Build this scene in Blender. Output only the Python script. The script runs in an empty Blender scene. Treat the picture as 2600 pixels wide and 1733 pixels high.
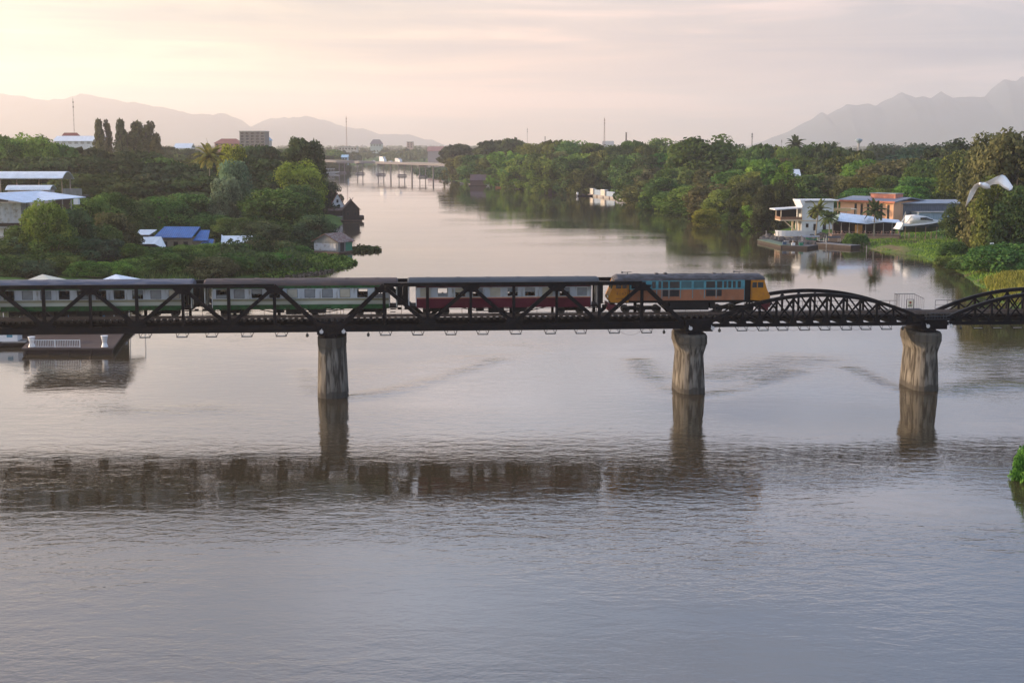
import bpy, math, random
import numpy as np
from mathutils import Vector, Matrix

# ------------------------------------------------------------------ camera, sky, sun
SC = bpy.context.scene
COL = SC.collection
F, CX, CY, H = 3500.0, 1300.0, 866.5, 25.0
PITCH = math.radians(8.15)
cam = bpy.data.cameras.new('camera'); camo = bpy.data.objects.new('camera', cam); COL.objects.link(camo)
cam.sensor_width = 36; cam.lens = 36 * F / 2600; cam.clip_start = 0.5; cam.clip_end = 30000
camo.location = (0, 0, H); camo.rotation_euler = (math.pi / 2 - PITCH, 0, 0)
SC.camera = camo
SC.render.engine = 'CYCLES'
SC.cycles.use_denoising = True
SC.cycles.max_bounces = 6; SC.cycles.diffuse_bounces = 2; SC.cycles.glossy_bounces = 3
SC.cycles.transparent_max_bounces = 6; SC.cycles.volume_bounces = 1
SC.view_settings.view_transform = 'Standard'; SC.view_settings.look = 'None'
SC.view_settings.exposure = 1.0; SC.view_settings.gamma = 1.0

SUN_AZ, SUN_EL = math.radians(-76), math.radians(8)      # azimuth from +Y, negative = left
sdir = Vector((math.sin(SUN_AZ) * math.cos(SUN_EL), math.cos(SUN_AZ) * math.cos(SUN_EL), math.sin(SUN_EL)))
sl = bpy.data.lights.new('sun', 'SUN'); sl.energy = 5.0; sl.angle = math.radians(0.6); sl.color = (1.0, 0.72, 0.47)
so = bpy.data.objects.new('sun', sl); COL.objects.link(so); so.rotation_euler = sdir.to_track_quat('Z', 'Y').to_euler()

W = bpy.data.worlds.new('World'); SC.world = W; W.use_nodes = True
nt = W.node_tree; nt.nodes.clear(); N = nt.nodes.new; LK = nt.links.new
def mathn(nt, op, a, b=None, clamp=False):
    n = nt.nodes.new('ShaderNodeMath'); n.operation = op; n.use_clamp = clamp
    for i, v in enumerate((a, b)):
        if v is None: continue
        if isinstance(v, (int, float)): n.inputs[i].default_value = v
        else: nt.links.new(v, n.inputs[i])
    return n.outputs[0]
def mixc(nt, fac, a, b):
    n = nt.nodes.new('ShaderNodeMix'); n.data_type = 'RGBA'; n.clamp_factor = True
    for sk, v in ((n.inputs['Factor'], fac), (n.inputs[6], a), (n.inputs[7], b)):
        if isinstance(v, (int, float)): sk.default_value = v
        elif isinstance(v, tuple): sk.default_value = (*v, 1) if len(v) == 3 else v
        else: nt.links.new(v, sk)
    return n.outputs[2]
def ramp(nt, fac, stops):
    n = nt.nodes.new('ShaderNodeValToRGB'); cr = n.color_ramp
    while len(cr.elements) < len(stops): cr.elements.new(0.5)
    for e, (p, c) in zip(cr.elements, stops):
        e.position = p; e.color = (*c, 1) if isinstance(c, tuple) else (c, c, c, 1)
    nt.links.new(fac, n.inputs[0]); return n.outputs[0]
def mixm(nt, a, b):
    n = nt.nodes.new('ShaderNodeMix'); n.data_type = 'RGBA'; n.blend_type = 'MULTIPLY'; n.inputs['Factor'].default_value = 1.0
    nt.links.new(a, n.inputs[6]); nt.links.new(b, n.inputs[7]); return n.outputs[2]
tc = N('ShaderNodeTexCoord'); sep = N('ShaderNodeSeparateXYZ'); LK(tc.outputs['Generated'], sep.inputs[0])
dx, dy, dz = sep.outputs
azl = mathn(nt, 'ADD', mathn(nt, 'MULTIPLY', dx, 0.5), 0.5)                      # 0 left ... 1 right
low = ramp(nt, azl, [(0.0, (1.0, 0.80, 0.44)), (0.32, (0.68, 0.57, 0.36)), (0.42, (0.68, 0.49, 0.30)), (0.50, (0.84, 0.48, 0.31)), (0.58, (0.64, 0.41, 0.33)), (0.68, (0.30, 0.29, 0.32)), (1.0, (0.17, 0.21, 0.29))])
mid = ramp(nt, azl, [(0.0, (0.95, 0.85, 0.56)), (0.32, (0.50, 0.485, 0.38)), (0.42, (0.48, 0.41, 0.32)), (0.50, (0.44, 0.37, 0.335)), (0.58, (0.36, 0.32, 0.32)), (0.68, (0.25, 0.26, 0.31)), (1.0, (0.18, 0.22, 0.31))])
upper = ramp(nt, azl, [(0.0, (1.0, 0.94, 0.82)), (0.35, (0.72, 0.69, 0.66)), (0.5, (0.60, 0.60, 0.65)), (0.7, (0.43, 0.48, 0.60)), (1.0, (0.28, 0.35, 0.47))])
high = ramp(nt, azl, [(0.0, (0.50, 0.54, 0.63)), (0.35, (0.41, 0.48, 0.61)), (0.5, (0.34, 0.43, 0.58)), (0.7, (0.25, 0.34, 0.50)), (1.0, (0.18, 0.27, 0.41))])
e1 = mathn(nt, 'MULTIPLY', dz, 10.0, True)
e2 = mathn(nt, 'MULTIPLY', mathn(nt, 'SUBTRACT', dz, 0.095), 16.0, True)
e3 = mathn(nt, 'MULTIPLY', mathn(nt, 'SUBTRACT', dz, 0.19), 6.0, True)
veil = mixc(nt, e3, mixc(nt, e2, mixc(nt, e1, low, mid), upper), high)
mp = N('ShaderNodeMapping'); mp.inputs['Scale'].default_value = (1.6, 1.6, 22.0); mp.inputs['Rotation'].default_value = (0, math.radians(4), 0)
LK(tc.outputs['Generated'], mp.inputs[0])
nz = N('ShaderNodeTexNoise'); nz.inputs['Scale'].default_value = 2.2; nz.inputs['Detail'].default_value = 6; nz.inputs['Roughness'].default_value = 0.55; nz.inputs['Distortion'].default_value = 0.6
LK(mp.outputs[0], nz.inputs['Vector'])
cl = ramp(nt, nz.outputs['Fac'], [(0.36, (0.66, 0.73, 0.86)), (0.5, (1.0, 1.0, 1.0)), (0.62, (1.62, 1.40, 1.28))])
nz2 = N('ShaderNodeTexNoise'); nz2.inputs['Scale'].default_value = 2.6; nz2.inputs['Detail'].default_value = 5
mp2 = N('ShaderNodeMapping'); mp2.inputs['Scale'].default_value = (1.0, 1.0, 3.2); mp2.inputs['Location'].default_value = (0.4, 0.1, 0.3); LK(tc.outputs['Generated'], mp2.inputs[0]); LK(mp2.outputs[0], nz2.inputs['Vector'])
cl2 = ramp(nt, nz2.outputs['Fac'], [(0.38, (0.70, 0.72, 0.76)), (0.5, (0.95, 0.97, 1.0)), (0.62, (1.08, 1.18, 1.26))])
veil = mixc(nt, e2, veil, mixm(nt, veil, cl2))
vm = N('ShaderNodeMix'); vm.data_type = 'RGBA'; vm.blend_type = 'MULTIPLY'; vm.inputs['Factor'].default_value = 1.0
LK(veil, vm.inputs[6]); LK(cl, vm.inputs[7])
sky = N('ShaderNodeTexSky'); sky.sky_type = 'NISHITA'; sky.sun_disc = False
sky.sun_elevation = SUN_EL; sky.sun_rotation = SUN_AZ; sky.dust_density = 3.0
bg1 = N('ShaderNodeBackground'); bg1.inputs['Strength'].default_value = 0.12; LK(sky.outputs[0], bg1.inputs[0])
bg2 = N('ShaderNodeBackground'); bg2.inputs['Strength'].default_value = 1.0; LK(vm.outputs[2], bg2.inputs[0])
ms = N('ShaderNodeMixShader'); ms.inputs[0].default_value = 0.88
LK(bg1.outputs[0], ms.inputs[1]); LK(bg2.outputs[0], ms.inputs[2])
wo = N('ShaderNodeOutputWorld'); LK(ms.outputs[0], wo.inputs[0])

# ------------------------------------------------------------------ helpers
R = random.Random(7)
sp_, cp_ = math.sin(PITCH), math.cos(PITCH)
def ray(px, py):
    u, v = (px - CX) / F, (py - CY) / F
    return Vector((u, cp_ - v * sp_, -sp_ - v * cp_))
def atz(px, py, z=0.0):
    d = ray(px, py); t = (z - H) / d.z
    return Vector((d.x * t, d.y * t, z))
def aty(px, py, Y):
    d = ray(px, py); t = Y / d.y
    return Vector((d.x * t, Y, H + d.z * t))
def zof(py, Y): return aty(CX, py, Y).z
def mpp(Y): return Y / F * 1.01

class MB:
    def __init__(s): s.v = []; s.f = []; s.m = []
    def add(s, vs, fs, m=0):
        b = len(s.v); s.v += [tuple(v) for v in vs]; s.f += [tuple(b + i for i in f) for f in fs]; s.m += [m] * len(fs)
        return s
    def box(s, x0, x1, y0, y1, z0, z1, m=0):
        return s.add([(x0,y0,z0),(x1,y0,z0),(x1,y1,z0),(x0,y1,z0),(x0,y0,z1),(x1,y0,z1),(x1,y1,z1),(x0,y1,z1)],
                     [(0,3,2,1),(4,5,6,7),(0,1,5,4),(1,2,6,5),(2,3,7,6),(3,0,4,7)], m)
    def beam(s, p, q, w, h, m=0, up=(0, 0, 1)):
        p, q = Vector(p), Vector(q); d = (q - p).normalized(); up = Vector(up)
        if abs(d.dot(up)) > .99: up = Vector((1, 0, 0))
        a = d.cross(up).normalized(); b = a.cross(d).normalized()
        vs = []
        for c in (p, q):
            for i, j in ((-1,-1),(1,-1),(1,1),(-1,1)): vs.append(c + a * (i * w / 2) + b * (j * h / 2))
        return s.add(vs, [(0,1,2,3),(7,6,5,4),(0,4,5,1),(1,5,6,2),(2,6,7,3),(3,7,4,0)], m)
    def tube(s, p, q, r0, r1=None, n=8, m=0):
        r1 = r0 if r1 is None else r1
        p, q = Vector(p), Vector(q); d = (q - p).normalized()
        a = d.orthogonal().normalized(); b = d.cross(a)
        vs = []
        for c, r in ((p, r0), (q, r1)):
            for k in range(n):
                t = 2 * math.pi * k / n; vs.append(c + a * (r * math.cos(t)) + b * (r * math.sin(t)))
        fs = [(k, (k+1) % n, n + (k+1) % n, n + k) for k in range(n)] + [tuple(range(n))[::-1], tuple(range(n, 2*n))]
        return s.add(vs, fs, m)
    def path(s, pts, rs, n=7, m=0):
        pts = [Vector(p) for p in pts]; rings = []
        for i, p in enumerate(pts):
            d = (pts[min(i+1, len(pts)-1)] - pts[max(i-1, 0)]).normalized()
            a = d.cross(Vector((0.13, 0.97, 0.2))).normalized(); b = d.cross(a)
            rings.append([p + a * (rs[i] * math.cos(2*math.pi*k/n)) + b * (rs[i] * math.sin(2*math.pi*k/n)) for k in range(n)])
        return s.loft(rings, m)
    def loft(s, rings, m=0, caps=True):
        n = len(rings[0]); vs = [p for r in rings for p in r]; fs = []
        for i in range(len(rings) - 1):
            for k in range(n):
                fs.append((i*n+k, i*n+(k+1) % n, (i+1)*n+(k+1) % n, (i+1)*n+k))
        if caps: fs += [tuple(range(n))[::-1], tuple(range((len(rings)-1)*n, len(rings)*n))]
        return s.add(vs, fs, m)
    def prism_y(s, poly, y0, y1, m=0):        # poly of (x,z), extruded along y
        return s.loft([[(x, y0, z) for x, z in poly], [(x, y1, z) for x, z in poly]], m)
    def prism_x(s, poly, x0, x1, m=0):        # poly of (y,z)
        return s.loft([[(x0, y, z) for y, z in poly], [(x1, y, z) for y, z in poly]], m)
    def sheet(s, poly, th, m=0):              # thin roof plate through 4 points
        poly = [Vector(p) for p in poly]
        return s.loft([[p - Vector((0, 0, th)) for p in poly], poly], m)
    def mesh(s, name, mats):
        me = bpy.data.meshes.new(name); me.from_pydata([tuple(v) for v in s.v], [], s.f)
        if not isinstance(mats, (list, tuple)): mats = [mats]
        for m in mats: me.materials.append(m)
        if len(mats) > 1: me.polygons.foreach_set('material_index', s.m)
        me.validate(); me.update(); return me
    def build(s, name, mats, parent=None, smooth=False, loc=None, fix=True):
        me = s.mesh(name, mats)
        if fix:
            import bmesh
            bm = bmesh.new(); bm.from_mesh(me); bmesh.ops.recalc_face_normals(bm, faces=bm.faces); bm.to_mesh(me); bm.free()
        if smooth: me.polygons.foreach_set('use_smooth', [True] * len(me.polygons))
        return put(me, name, parent, loc)
def put(me, name, parent=None, loc=None, rot=None, scale=None):
    o = bpy.data.objects.new(name, me); COL.objects.link(o)
    if parent is not None: o.parent = parent
    if loc is not None: o.location = loc
    if rot is not None: o.rotation_euler = rot
    if scale is not None: o.scale = scale
    return o
def tag(o, label=None, cat=None, group=None, kind=None):
    if label: o['label'] = label
    if cat: o['category'] = cat
    if group: o['group'] = group
    if kind: o['kind'] = kind
    return o
def thing(name, label, cat, loc=(0, 0, 0), rz=0.0, group=None):
    o = bpy.data.objects.new(name, None); COL.objects.link(o); o.empty_display_size = 0.5
    o.location = loc; o.rotation_euler = (0, 0, rz)
    return tag(o, label, cat, group)

# ------------------------------------------------------------------ materials
MATS = {}
def mat(name, col, rough=0.75, var=0.18, scale=1.2, stretch=(1, 1, 1), metal=0.0, dark=None, dthr=0.55, bump=0.0, spec=0.4, detail=5, trans=0.0):
    if name in MATS: return MATS[name]
    m = bpy.data.materials.new(name); m.use_nodes = True; nt = m.node_tree; b = nt.nodes['Principled BSDF']
    t = nt.nodes.new('ShaderNodeTexCoord'); mp = nt.nodes.new('ShaderNodeMapping'); mp.inputs['Scale'].default_value = stretch
    nt.links.new(t.outputs['Object'], mp.inputs[0])
    n = nt.nodes.new('ShaderNodeTexNoise'); n.inputs['Scale'].default_value = scale; n.inputs['Detail'].default_value = detail
    nt.links.new(mp.outputs[0], n.inputs['Vector'])
    c = ramp(nt, n.outputs['Fac'], [(0.3, tuple(x * (1 - var) for x in col)), (0.7, tuple(min(1, x * (1 + var)) for x in col))])
    if dark:
        n2 = nt.nodes.new('ShaderNodeTexNoise'); n2.inputs['Scale'].default_value = scale * 1.7; n2.inputs['Detail'].default_value = 6
        mp2 = nt.nodes.new('ShaderNodeMapping'); mp2.inputs['Scale'].default_value = stretch; mp2.inputs['Location'].default_value = (3.1, 7.7, 1.3)
        nt.links.new(t.outputs['Object'], mp2.inputs[0]); nt.links.new(mp2.outputs[0], n2.inputs['Vector'])
        fac = ramp(nt, n2.outputs['Fac'], [(dthr - 0.07, 0.0), (dthr + 0.07, 0.85)])
        c = mixc(nt, fac, c, dark)
    nt.links.new(c, b.inputs['Base Color'])
    b.inputs['Roughness'].default_value = rough; b.inputs['Metallic'].default_value = metal
    b.inputs['Specular IOR Level'].default_value = spec
    if bump:
        bp = nt.nodes.new('ShaderNodeBump'); bp.inputs['Strength'].default_value = 1.0; bp.inputs['Distance'].default_value = bump
        nt.links.new(n.outputs['Fac'], bp.inputs['Height']); nt.links.new(bp.outputs[0], b.inputs['Normal'])
    MATS[name] = m; return m
def corr(name, col, rough, period, axis=0, var=0.12, dark=None):
    """ribbed sheet: a wave bump over a noisy paint"""
    if name in MATS: return MATS[name]
    m = mat(name, col, rough, var, 0.8, dark=dark, dthr=0.6); nt = m.node_tree; b = nt.nodes['Principled BSDF']
    t = nt.nodes.new('ShaderNodeTexCoord'); w = nt.nodes.new('ShaderNodeTexWave'); w.bands_direction = 'XYZ'[axis]
    w.inputs['Scale'].default_value = 1.0 / period / 3.0; nt.links.new(t.outputs['Object'], w.inputs['Vector'])
    bp = nt.nodes.new('ShaderNodeBump'); bp.inputs['Distance'].default_value = 0.05; nt.links.new(w.outputs['Fac'], bp.inputs['Height'])
    nt.links.new(bp.outputs[0], b.inputs['Normal']); return m
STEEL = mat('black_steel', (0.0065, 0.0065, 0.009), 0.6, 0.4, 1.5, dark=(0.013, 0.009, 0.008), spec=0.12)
STEELG = mat('grey_steel', (0.06, 0.06, 0.065), 0.5, 0.2, 2)
RAILM = mat('rail_steel', (0.12, 0.09, 0.075), 0.4, 0.2, 3)
SLEEP = mat('sleeper_timber', (0.045, 0.035, 0.028), 0.9, 0.3, 3)
CONC = mat('pier_concrete', (0.185, 0.17, 0.145), 0.9, 0.22, 0.9, (1.7, 1.7, 0.22), dark=(0.024, 0.020, 0.016), dthr=0.52, bump=0.03, spec=0.2)
nt_ = CONC.node_tree; b_ = nt_.nodes['Principled BSDF']; lk_ = b_.inputs['Base Color'].links[0].from_socket
tc_ = nt_.nodes.new('ShaderNodeTexCoord'); sx_ = nt_.nodes.new('ShaderNodeSeparateXYZ'); nt_.links.new(tc_.outputs['Object'], sx_.inputs[0])
nn_ = nt_.nodes.new('ShaderNodeTexNoise'); nn_.inputs['Scale'].default_value = 1.1; nt_.links.new(tc_.outputs['Object'], nn_.inputs['Vector'])
zz_ = mathn(nt_, 'ADD', sx_.outputs[2], mathn(nt_, 'MULTIPLY', nn_.outputs['Fac'], -0.9))
band_ = ramp(nt_, mathn(nt_, 'MULTIPLY', zz_, 0.14), [(0.0, 0.85), (0.025, 0.25), (0.10, 0.0), (0.55, 0.0), (0.66, 0.75), (0.9, 0.8)])
nt_.links.new(mixc(nt_, band_, lk_, (0.055, 0.050, 0.042)), b_.inputs['Base Color'])
GLASS = mat('dark_glass', (0.012, 0.016, 0.018), 0.08, 0.2, 1, spec=0.6)
WHITE = mat('white_paint', (0.72, 0.73, 0.74), 0.5, 0.06, 1.5)
CREAM = mat('cream_paint', (0.62, 0.52, 0.38), 0.6, 0.08, 1.5)
WOOD = mat('brown_timber', (0.10, 0.065, 0.045), 0.8, 0.3, 2, (0.3, 3, 3))
DWOOD = mat('dark_timber', (0.035, 0.025, 0.022), 0.8, 0.3, 2)
BLACK = mat('black_paint', (0.009, 0.009, 0.010), 0.6, 0.3, 2, spec=0.2)
TRUNK = mat('bark', (0.10, 0.085, 0.07), 0.95, 0.35, 2.5, (1, 1, 0.3))
TRUNKP = mat('pale_bark', (0.26, 0.23, 0.18), 0.9, 0.25, 2.5)
EARTH = mat('bare_earth', (0.20, 0.13, 0.085), 0.95, 0.3, 1)

def leaf_mat():
    m = bpy.data.materials.new('leaves'); m.use_nodes = True; nt = m.node_tree; nt.nodes.clear()
    oi = nt.nodes.new('ShaderNodeObjectInfo'); at = nt.nodes.new('ShaderNodeAttribute'); at.attribute_name = 'tint'
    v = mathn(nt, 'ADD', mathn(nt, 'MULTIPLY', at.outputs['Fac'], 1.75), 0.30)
    hs = nt.nodes.new('ShaderNodeHueSaturation')
    nt.links.new(oi.outputs['Color'], hs.inputs['Color'])
    nt.links.new(mathn(nt, 'ADD', mathn(nt, 'MULTIPLY', at.outputs['Fac'], -0.05), 0.518), hs.inputs['Hue'])
    nt.links.new(v, hs.inputs['Value'])
    d = nt.nodes.new('ShaderNodeBsdfDiffuse'); t = nt.nodes.new('ShaderNodeBsdfTranslucent')
    nt.links.new(hs.outputs[0], d.inputs[0]); nt.links.new(hs.outputs[0], t.inputs[0])
    mx = nt.nodes.new('ShaderNodeMixShader'); mx.inputs[0].default_value = 0.3
    nt.links.new(d.outputs[0], mx.inputs[1]); nt.links.new(t.outputs[0], mx.inputs[2])
    o = nt.nodes.new('ShaderNodeOutputMaterial'); nt.links.new(mx.outputs[0], o.inputs[0]); return m
LEAF = leaf_mat()

# ------------------------------------------------------------------ river outline, ground, water
Lpx = [(-520, 880), (-200, 800), (0, 764), (200, 742), (400, 722), (600, 708), (740, 700), (830, 690), (880, 679), (905, 668), (880, 659), (820, 652),
       (770, 640), (775, 618), (850, 588), (880, 566), (872, 540), (850, 505), (828, 470), (808, 446), (802, 437), (818, 430), (800, 424), (838, 421), (930, 416.5), (1050, 413), (1180, 411.5)]
Rpx = [(1250, 412.5), (1180, 418), (1150, 428), (1048, 434), (1062, 442), (1110, 450), (1165, 462), (1240, 469), (1310, 476), (1370, 486), (1450, 491), (1530, 497), (1600, 514), (1715, 540),
       (1800, 556), (1893, 573), (1940, 588), (2010, 603), (2150, 620), (2220, 638), (2320, 650), (2400, 678), (2440, 706), (2485, 735), (2520, 770), (2600, 820), (2760, 900)]
poly = [(-95, -60), (-95, 60)] + [tuple(atz(*p)[:2]) for p in Lpx] + [tuple(atz(*p)[:2]) for p in Rpx] + \
       [(66, 118), (50, 108), (41, 105), (37.2, 101), (38.5, 96), (52, 90), (75, 70), (80, -60)]
PA = np.array(poly)
def sdist(X, Y):
    """signed distance to the river outline: positive on land"""
    best = np.full(X.shape, 1e9); inside = np.zeros(X.shape, bool); n = len(PA)
    for i in range(n):
        ax, ay = PA[i]; bx, by = PA[(i + 1) % n]
        ex, ey = bx - ax, by - ay
        t = np.clip(((X - ax) * ex + (Y - ay) * ey) / (ex * ex + ey * ey), 0, 1)
        best = np.minimum(best, np.hypot(X - ax - t * ex, Y - ay - t * ey))
        c = ((ay > Y) != (by > Y)) & (X < (bx - ax) * (Y - ay) / (by - ay + 1e-12) + ax)
        inside ^= c
    return np.where(inside, -best, best)
def sm(t): t = np.clip(t, 0, 1); return t * t * (3 - 2 * t)
def ground_h(X, Y):
    X = np.asarray(X, float); Y = np.asarray(Y, float)
    d = sdist(X, Y)
    w = 0.5 * np.sin(X * .11 + 1.3) * np.cos(Y * .09) + 0.35 * np.sin(X * .31 + Y * .23) + 0.2 * np.sin(X * .71 - Y * .57)
    h = -0.12 + 1.3 * sm(d / 7) + 1.5 * sm((d - 8) / 45) + w * np.clip(d / 12, 0, 1) * 0.9
    return np.where(d > 0, h, -0.15 - np.minimum(2.5, -d * 0.35))
def gz(x, y): return float(ground_h(np.array([x]), np.array([y]))[0])
def axis_lines(lo, d0, d1, hi, step, grow):
    a = list(np.arange(d0, d1 + .1, step)); s = step
    while a[-1] < hi: s *= grow; a.append(a[-1] + s)
    s = step; b = []
    x = d0
    while x > lo: s *= grow; x -= s; b.append(x)
    return np.array(b[::-1] + a)
def grid_mesh(name, xs, ys, zf, mats, attr=None):
    X, Y = np.meshgrid(xs, ys); Z = zf(X, Y)
    nx, ny = len(xs), len(ys)
    me = bpy.data.meshes.new(name)
    co = np.stack([X, Y, Z], -1).reshape(-1, 3)
    i = np.arange(nx * ny).reshape(ny, nx)
    q = np.stack([i[:-1, :-1], i[:-1, 1:], i[1:, 1:], i[1:, :-1]], -1).reshape(-1, 4)
    me.from_pydata(co.tolist(), [], q.tolist())
    for m in mats: me.materials.append(m)
    me.polygons.foreach_set('use_smooth', [True] * len(me.polygons))
    if attr is not None:
        a = me.attributes.new(attr[0], 'FLOAT', 'POINT'); a.data.foreach_set('value', attr[1](X, Y).reshape(-1).astype(np.float32))
    me.update(); return put(me, name)

def ground_mat():
    m = bpy.data.materials.new('bank_ground'); m.use_nodes = True; nt = m.node_tree; b = nt.nodes['Principled BSDF']
    t = nt.nodes.new('ShaderNodeTexCoord')
    def nz(s, d=5):
        n = nt.nodes.new('ShaderNodeTexNoise'); n.inputs['Scale'].default_value = s; n.inputs['Detail'].default_value = d
        nt.links.new(t.outputs['Object'], n.inputs['Vector']); return n.outputs['Fac']
    g = ramp(nt, nz(0.25, 8), [(0.3, (0.045, 0.085, 0.020)), (0.55, (0.085, 0.155, 0.030)), (0.72, (0.14, 0.18, 0.045))])
    e = ramp(nt, nz(0.9, 8), [(0.35, (0.11, 0.075, 0.05)), (0.7, (0.24, 0.16, 0.10))])
    at = nt.nodes.new('ShaderNodeAttribute'); at.attribute_name = 'bare'
    f = mathn(nt, 'MAXIMUM', ramp(nt, nz(0.10, 3), [(0.58, 0.0), (0.66, 0.7)]), at.outputs['Fac'])
    nt.links.new(mixc(nt, f, g, e), b.inputs['Base Color']); b.inputs['Roughness'].default_value = 0.95; b.inputs['Specular IOR Level'].default_value = 0.1
    return m
BARE = [atz(x, y, 1.0) for x, y in ((2235, 622), (2255, 624), (2275, 628), (2310, 640), (2300, 632))]
def bare(X, Y): return np.clip(sum(np.exp(-((X - b.x) / 1.3) ** 2 - ((Y - b.y) / 3.0) ** 2) for b in BARE) * .9, 0, 1)
g = grid_mesh('ground', axis_lines(-13000, -160, 240, 13000, 2.5, 1.09), axis_lines(-60, 80, 420, 18500, 2.5, 1.018), ground_h, [ground_mat()], ('bare', bare))
tag(g, kind='structure')

WAKES = [([(800, 1000), (782, 975), (770, 940)], .9, 1.2), ([(880, 1010), (950, 1000), (1040, 982), (1150, 950), (1260, 915)], 1.5, 1.6), ([(880, 960), (1000, 940), (1150, 915), (1330, 885)], 1.0, 4.5),
         ([(1705, 996), (1670, 975), (1635, 945), (1620, 915)], 1.2, 1.4), ([(1793, 1003), (1850, 994), (1930, 975), (2010, 945)], 1.5, 1.6), ([(1800, 960), (1900, 945), (2050, 915)], .9, 4),
         ([(2287, 990), (2230, 970), (2160, 935)], 1.3, 1.2), ([(2386, 997), (2440, 985), (2560, 975), (2640, 985)], 1.2, 2.5), ([(2385, 930), (2480, 920), (2620, 900)], .8, 4), ([(500, 1040), (300, 1050), (100, 1075)], .5, 3)]
WK = [(np.array([tuple(atz(*p)[:2]) for p in pts]), a, w) for pts, a, w in WAKES]
def chop(X, Y):
    c = np.interp(Y, [0, 62, 86, 94, 112, 122, 132, 170, 260, 600, 1500], [.32, .32, .34, .34, .32, .22, .12, .10, .08, .06, .035])
    for P, a, w in WK:
        best = np.full(X.shape, 1e9)
        for i in range(len(P) - 1):
            ex, ey = P[i + 1] - P[i]
            t = np.clip(((X - P[i][0]) * ex + (Y - P[i][1]) * ey) / (ex * ex + ey * ey), 0, 1)
            best = np.minimum(best, np.hypot(X - P[i][0] - t * ex, Y - P[i][1] - t * ey))
        c = c + .5 * a * np.exp(-(best / w) ** 2)
    return c
def water_mat():
    m = bpy.data.materials.new('river_water'); m.use_nodes = True; nt = m.node_tree; b = nt.nodes['Principled BSDF']
    b.inputs['Base Color'].default_value = (0.058, 0.042, 0.023, 1); b.inputs['Roughness'].default_value = 0.025; b.inputs['IOR'].default_value = 2.1
    t = nt.nodes.new('ShaderNodeTexCoord'); at = nt.nodes.new('ShaderNodeAttribute'); at.attribute_name = 'chop'
    def nz(s, stretch, d=3, rot=0.0, dist=0.0):
        mp = nt.nodes.new('ShaderNodeMapping'); mp.inputs['Scale'].default_value = stretch; mp.inputs['Rotation'].default_value = (0, 0, rot)
        nt.links.new(t.outputs['Object'], mp.inputs[0])
        n = nt.nodes.new('ShaderNodeTexNoise'); n.inputs['Scale'].default_value = s; n.inputs['Detail'].default_value = d; n.inputs['Distortion'].default_value = dist
        nt.links.new(mp.outputs[0], n.inputs['Vector']); return n.outputs['Fac']
    patch = ramp(nt, nz(0.03, (0.6, 1.5, 1), 4, 0.15), [(0.38, 0.25), (0.60, 1.7)])
    hA = mathn(nt, 'MULTIPLY', nz(0.85, (0.55, 1.0, 1), 3, 0.2, 0.4), 0.15)
    hB = mathn(nt, 'MULTIPLY', nz(3.0, (0.6, 1.0, 1), 3, -0.25, 0.3), 0.055)
    h = mathn(nt, 'MULTIPLY', mathn(nt, 'ADD', hA, hB), mathn(nt, 'MULTIPLY', at.outputs['Fac'], patch))
    bp = nt.nodes.new('ShaderNodeBump'); bp.inputs['Strength'].default_value = 1.0; bp.inputs['Distance'].default_value = 0.85
    nt.links.new(h, bp.inputs['Height']); nt.links.new(bp.outputs[0], b.inputs['Normal'])
    return m
wt = grid_mesh('river', axis_lines(-1500, -70, 70, 1500, 0.8, 1.12), axis_lines(-40, 58, 190, 5200, 0.7, 1.035), lambda X, Y: X * 0, [water_mat()], ('chop', chop))
tag(wt, kind='structure')

# ------------------------------------------------------------------ distant mountains
HILLM = mat('hill_forest_haze_blue', (0.055, 0.075, 0.105), 0.95, 0.35, 0.006, detail=8)  # forest colour shifted to blue, painting in the haze of distance
def hills(prof, Y, depth, seed, name='hills', jag=1.0):
    prof = [(x * 1.1054, y * 1.1054) for x, y in prof]
    xs = np.arange(prof[0][0], prof[-1][0] + 1, 5.0)
    yy = np.interp(xs, [p[0] for p in prof], [p[1] for p in prof])
    r = np.random.RandomState(seed)
    rough = sum(np.interp(xs, np.arange(prof[0][0] - 50, prof[-1][0] + 200, s), r.randn(len(np.arange(prof[0][0] - 50, prof[-1][0] + 200, s)))) * a for s, a in ((60, 2.0), (25, 1.6), (11, 1.0)))
    yy = yy + rough * jag
    rows = []; ts = [0, .08, .2, .35, .5, .65, .82, 1]
    ph = r.rand(6) * 6
    for t in ts:
        prf = math.sin(math.pi * t) ** 0.8 if 0 < t < 1 else 0
        row = []
        for x, y in zip(xs, yy):
            P = aty(x, y, Y); top = max(P.z, 3)
            wob = 1 + 0.18 * math.sin(P.x * .004 + ph[0] + t * 5) * (abs(t - .5) * 2)
            k = (Y + (t - .5) * depth) / Y
            row.append((P.x * (1 if t == .5 else 1 + (k - 1) * .5) + 60 * math.sin(P.x * .01 + t * 9) * (abs(t - .5) * 2), Y + (t - .5) * depth, -4 + (top + 4) * (1 if t == .5 else prf * wob * .93)))
        rows.append(row)
    mb = MB(); n = len(xs)
    mb.add([p for r_ in rows for p in r_], [(i*n+k, i*n+k+1, (i+1)*n+k+1, (i+1)*n+k) for i in range(len(ts)-1) for k in range(n-1)])
    tag(mb.build(name, HILLM, smooth=True), kind='structure')
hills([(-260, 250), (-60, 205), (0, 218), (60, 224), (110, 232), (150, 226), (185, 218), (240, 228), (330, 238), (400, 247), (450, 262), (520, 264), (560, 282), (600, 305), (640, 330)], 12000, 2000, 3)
hills([(500, 332), (545, 308), (575, 290), (620, 273), (660, 272), (700, 263), (745, 275), (790, 292), (830, 296), (870, 308), (940, 309), (985, 322), (1030, 334)], 12800, 2000, 5)
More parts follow.
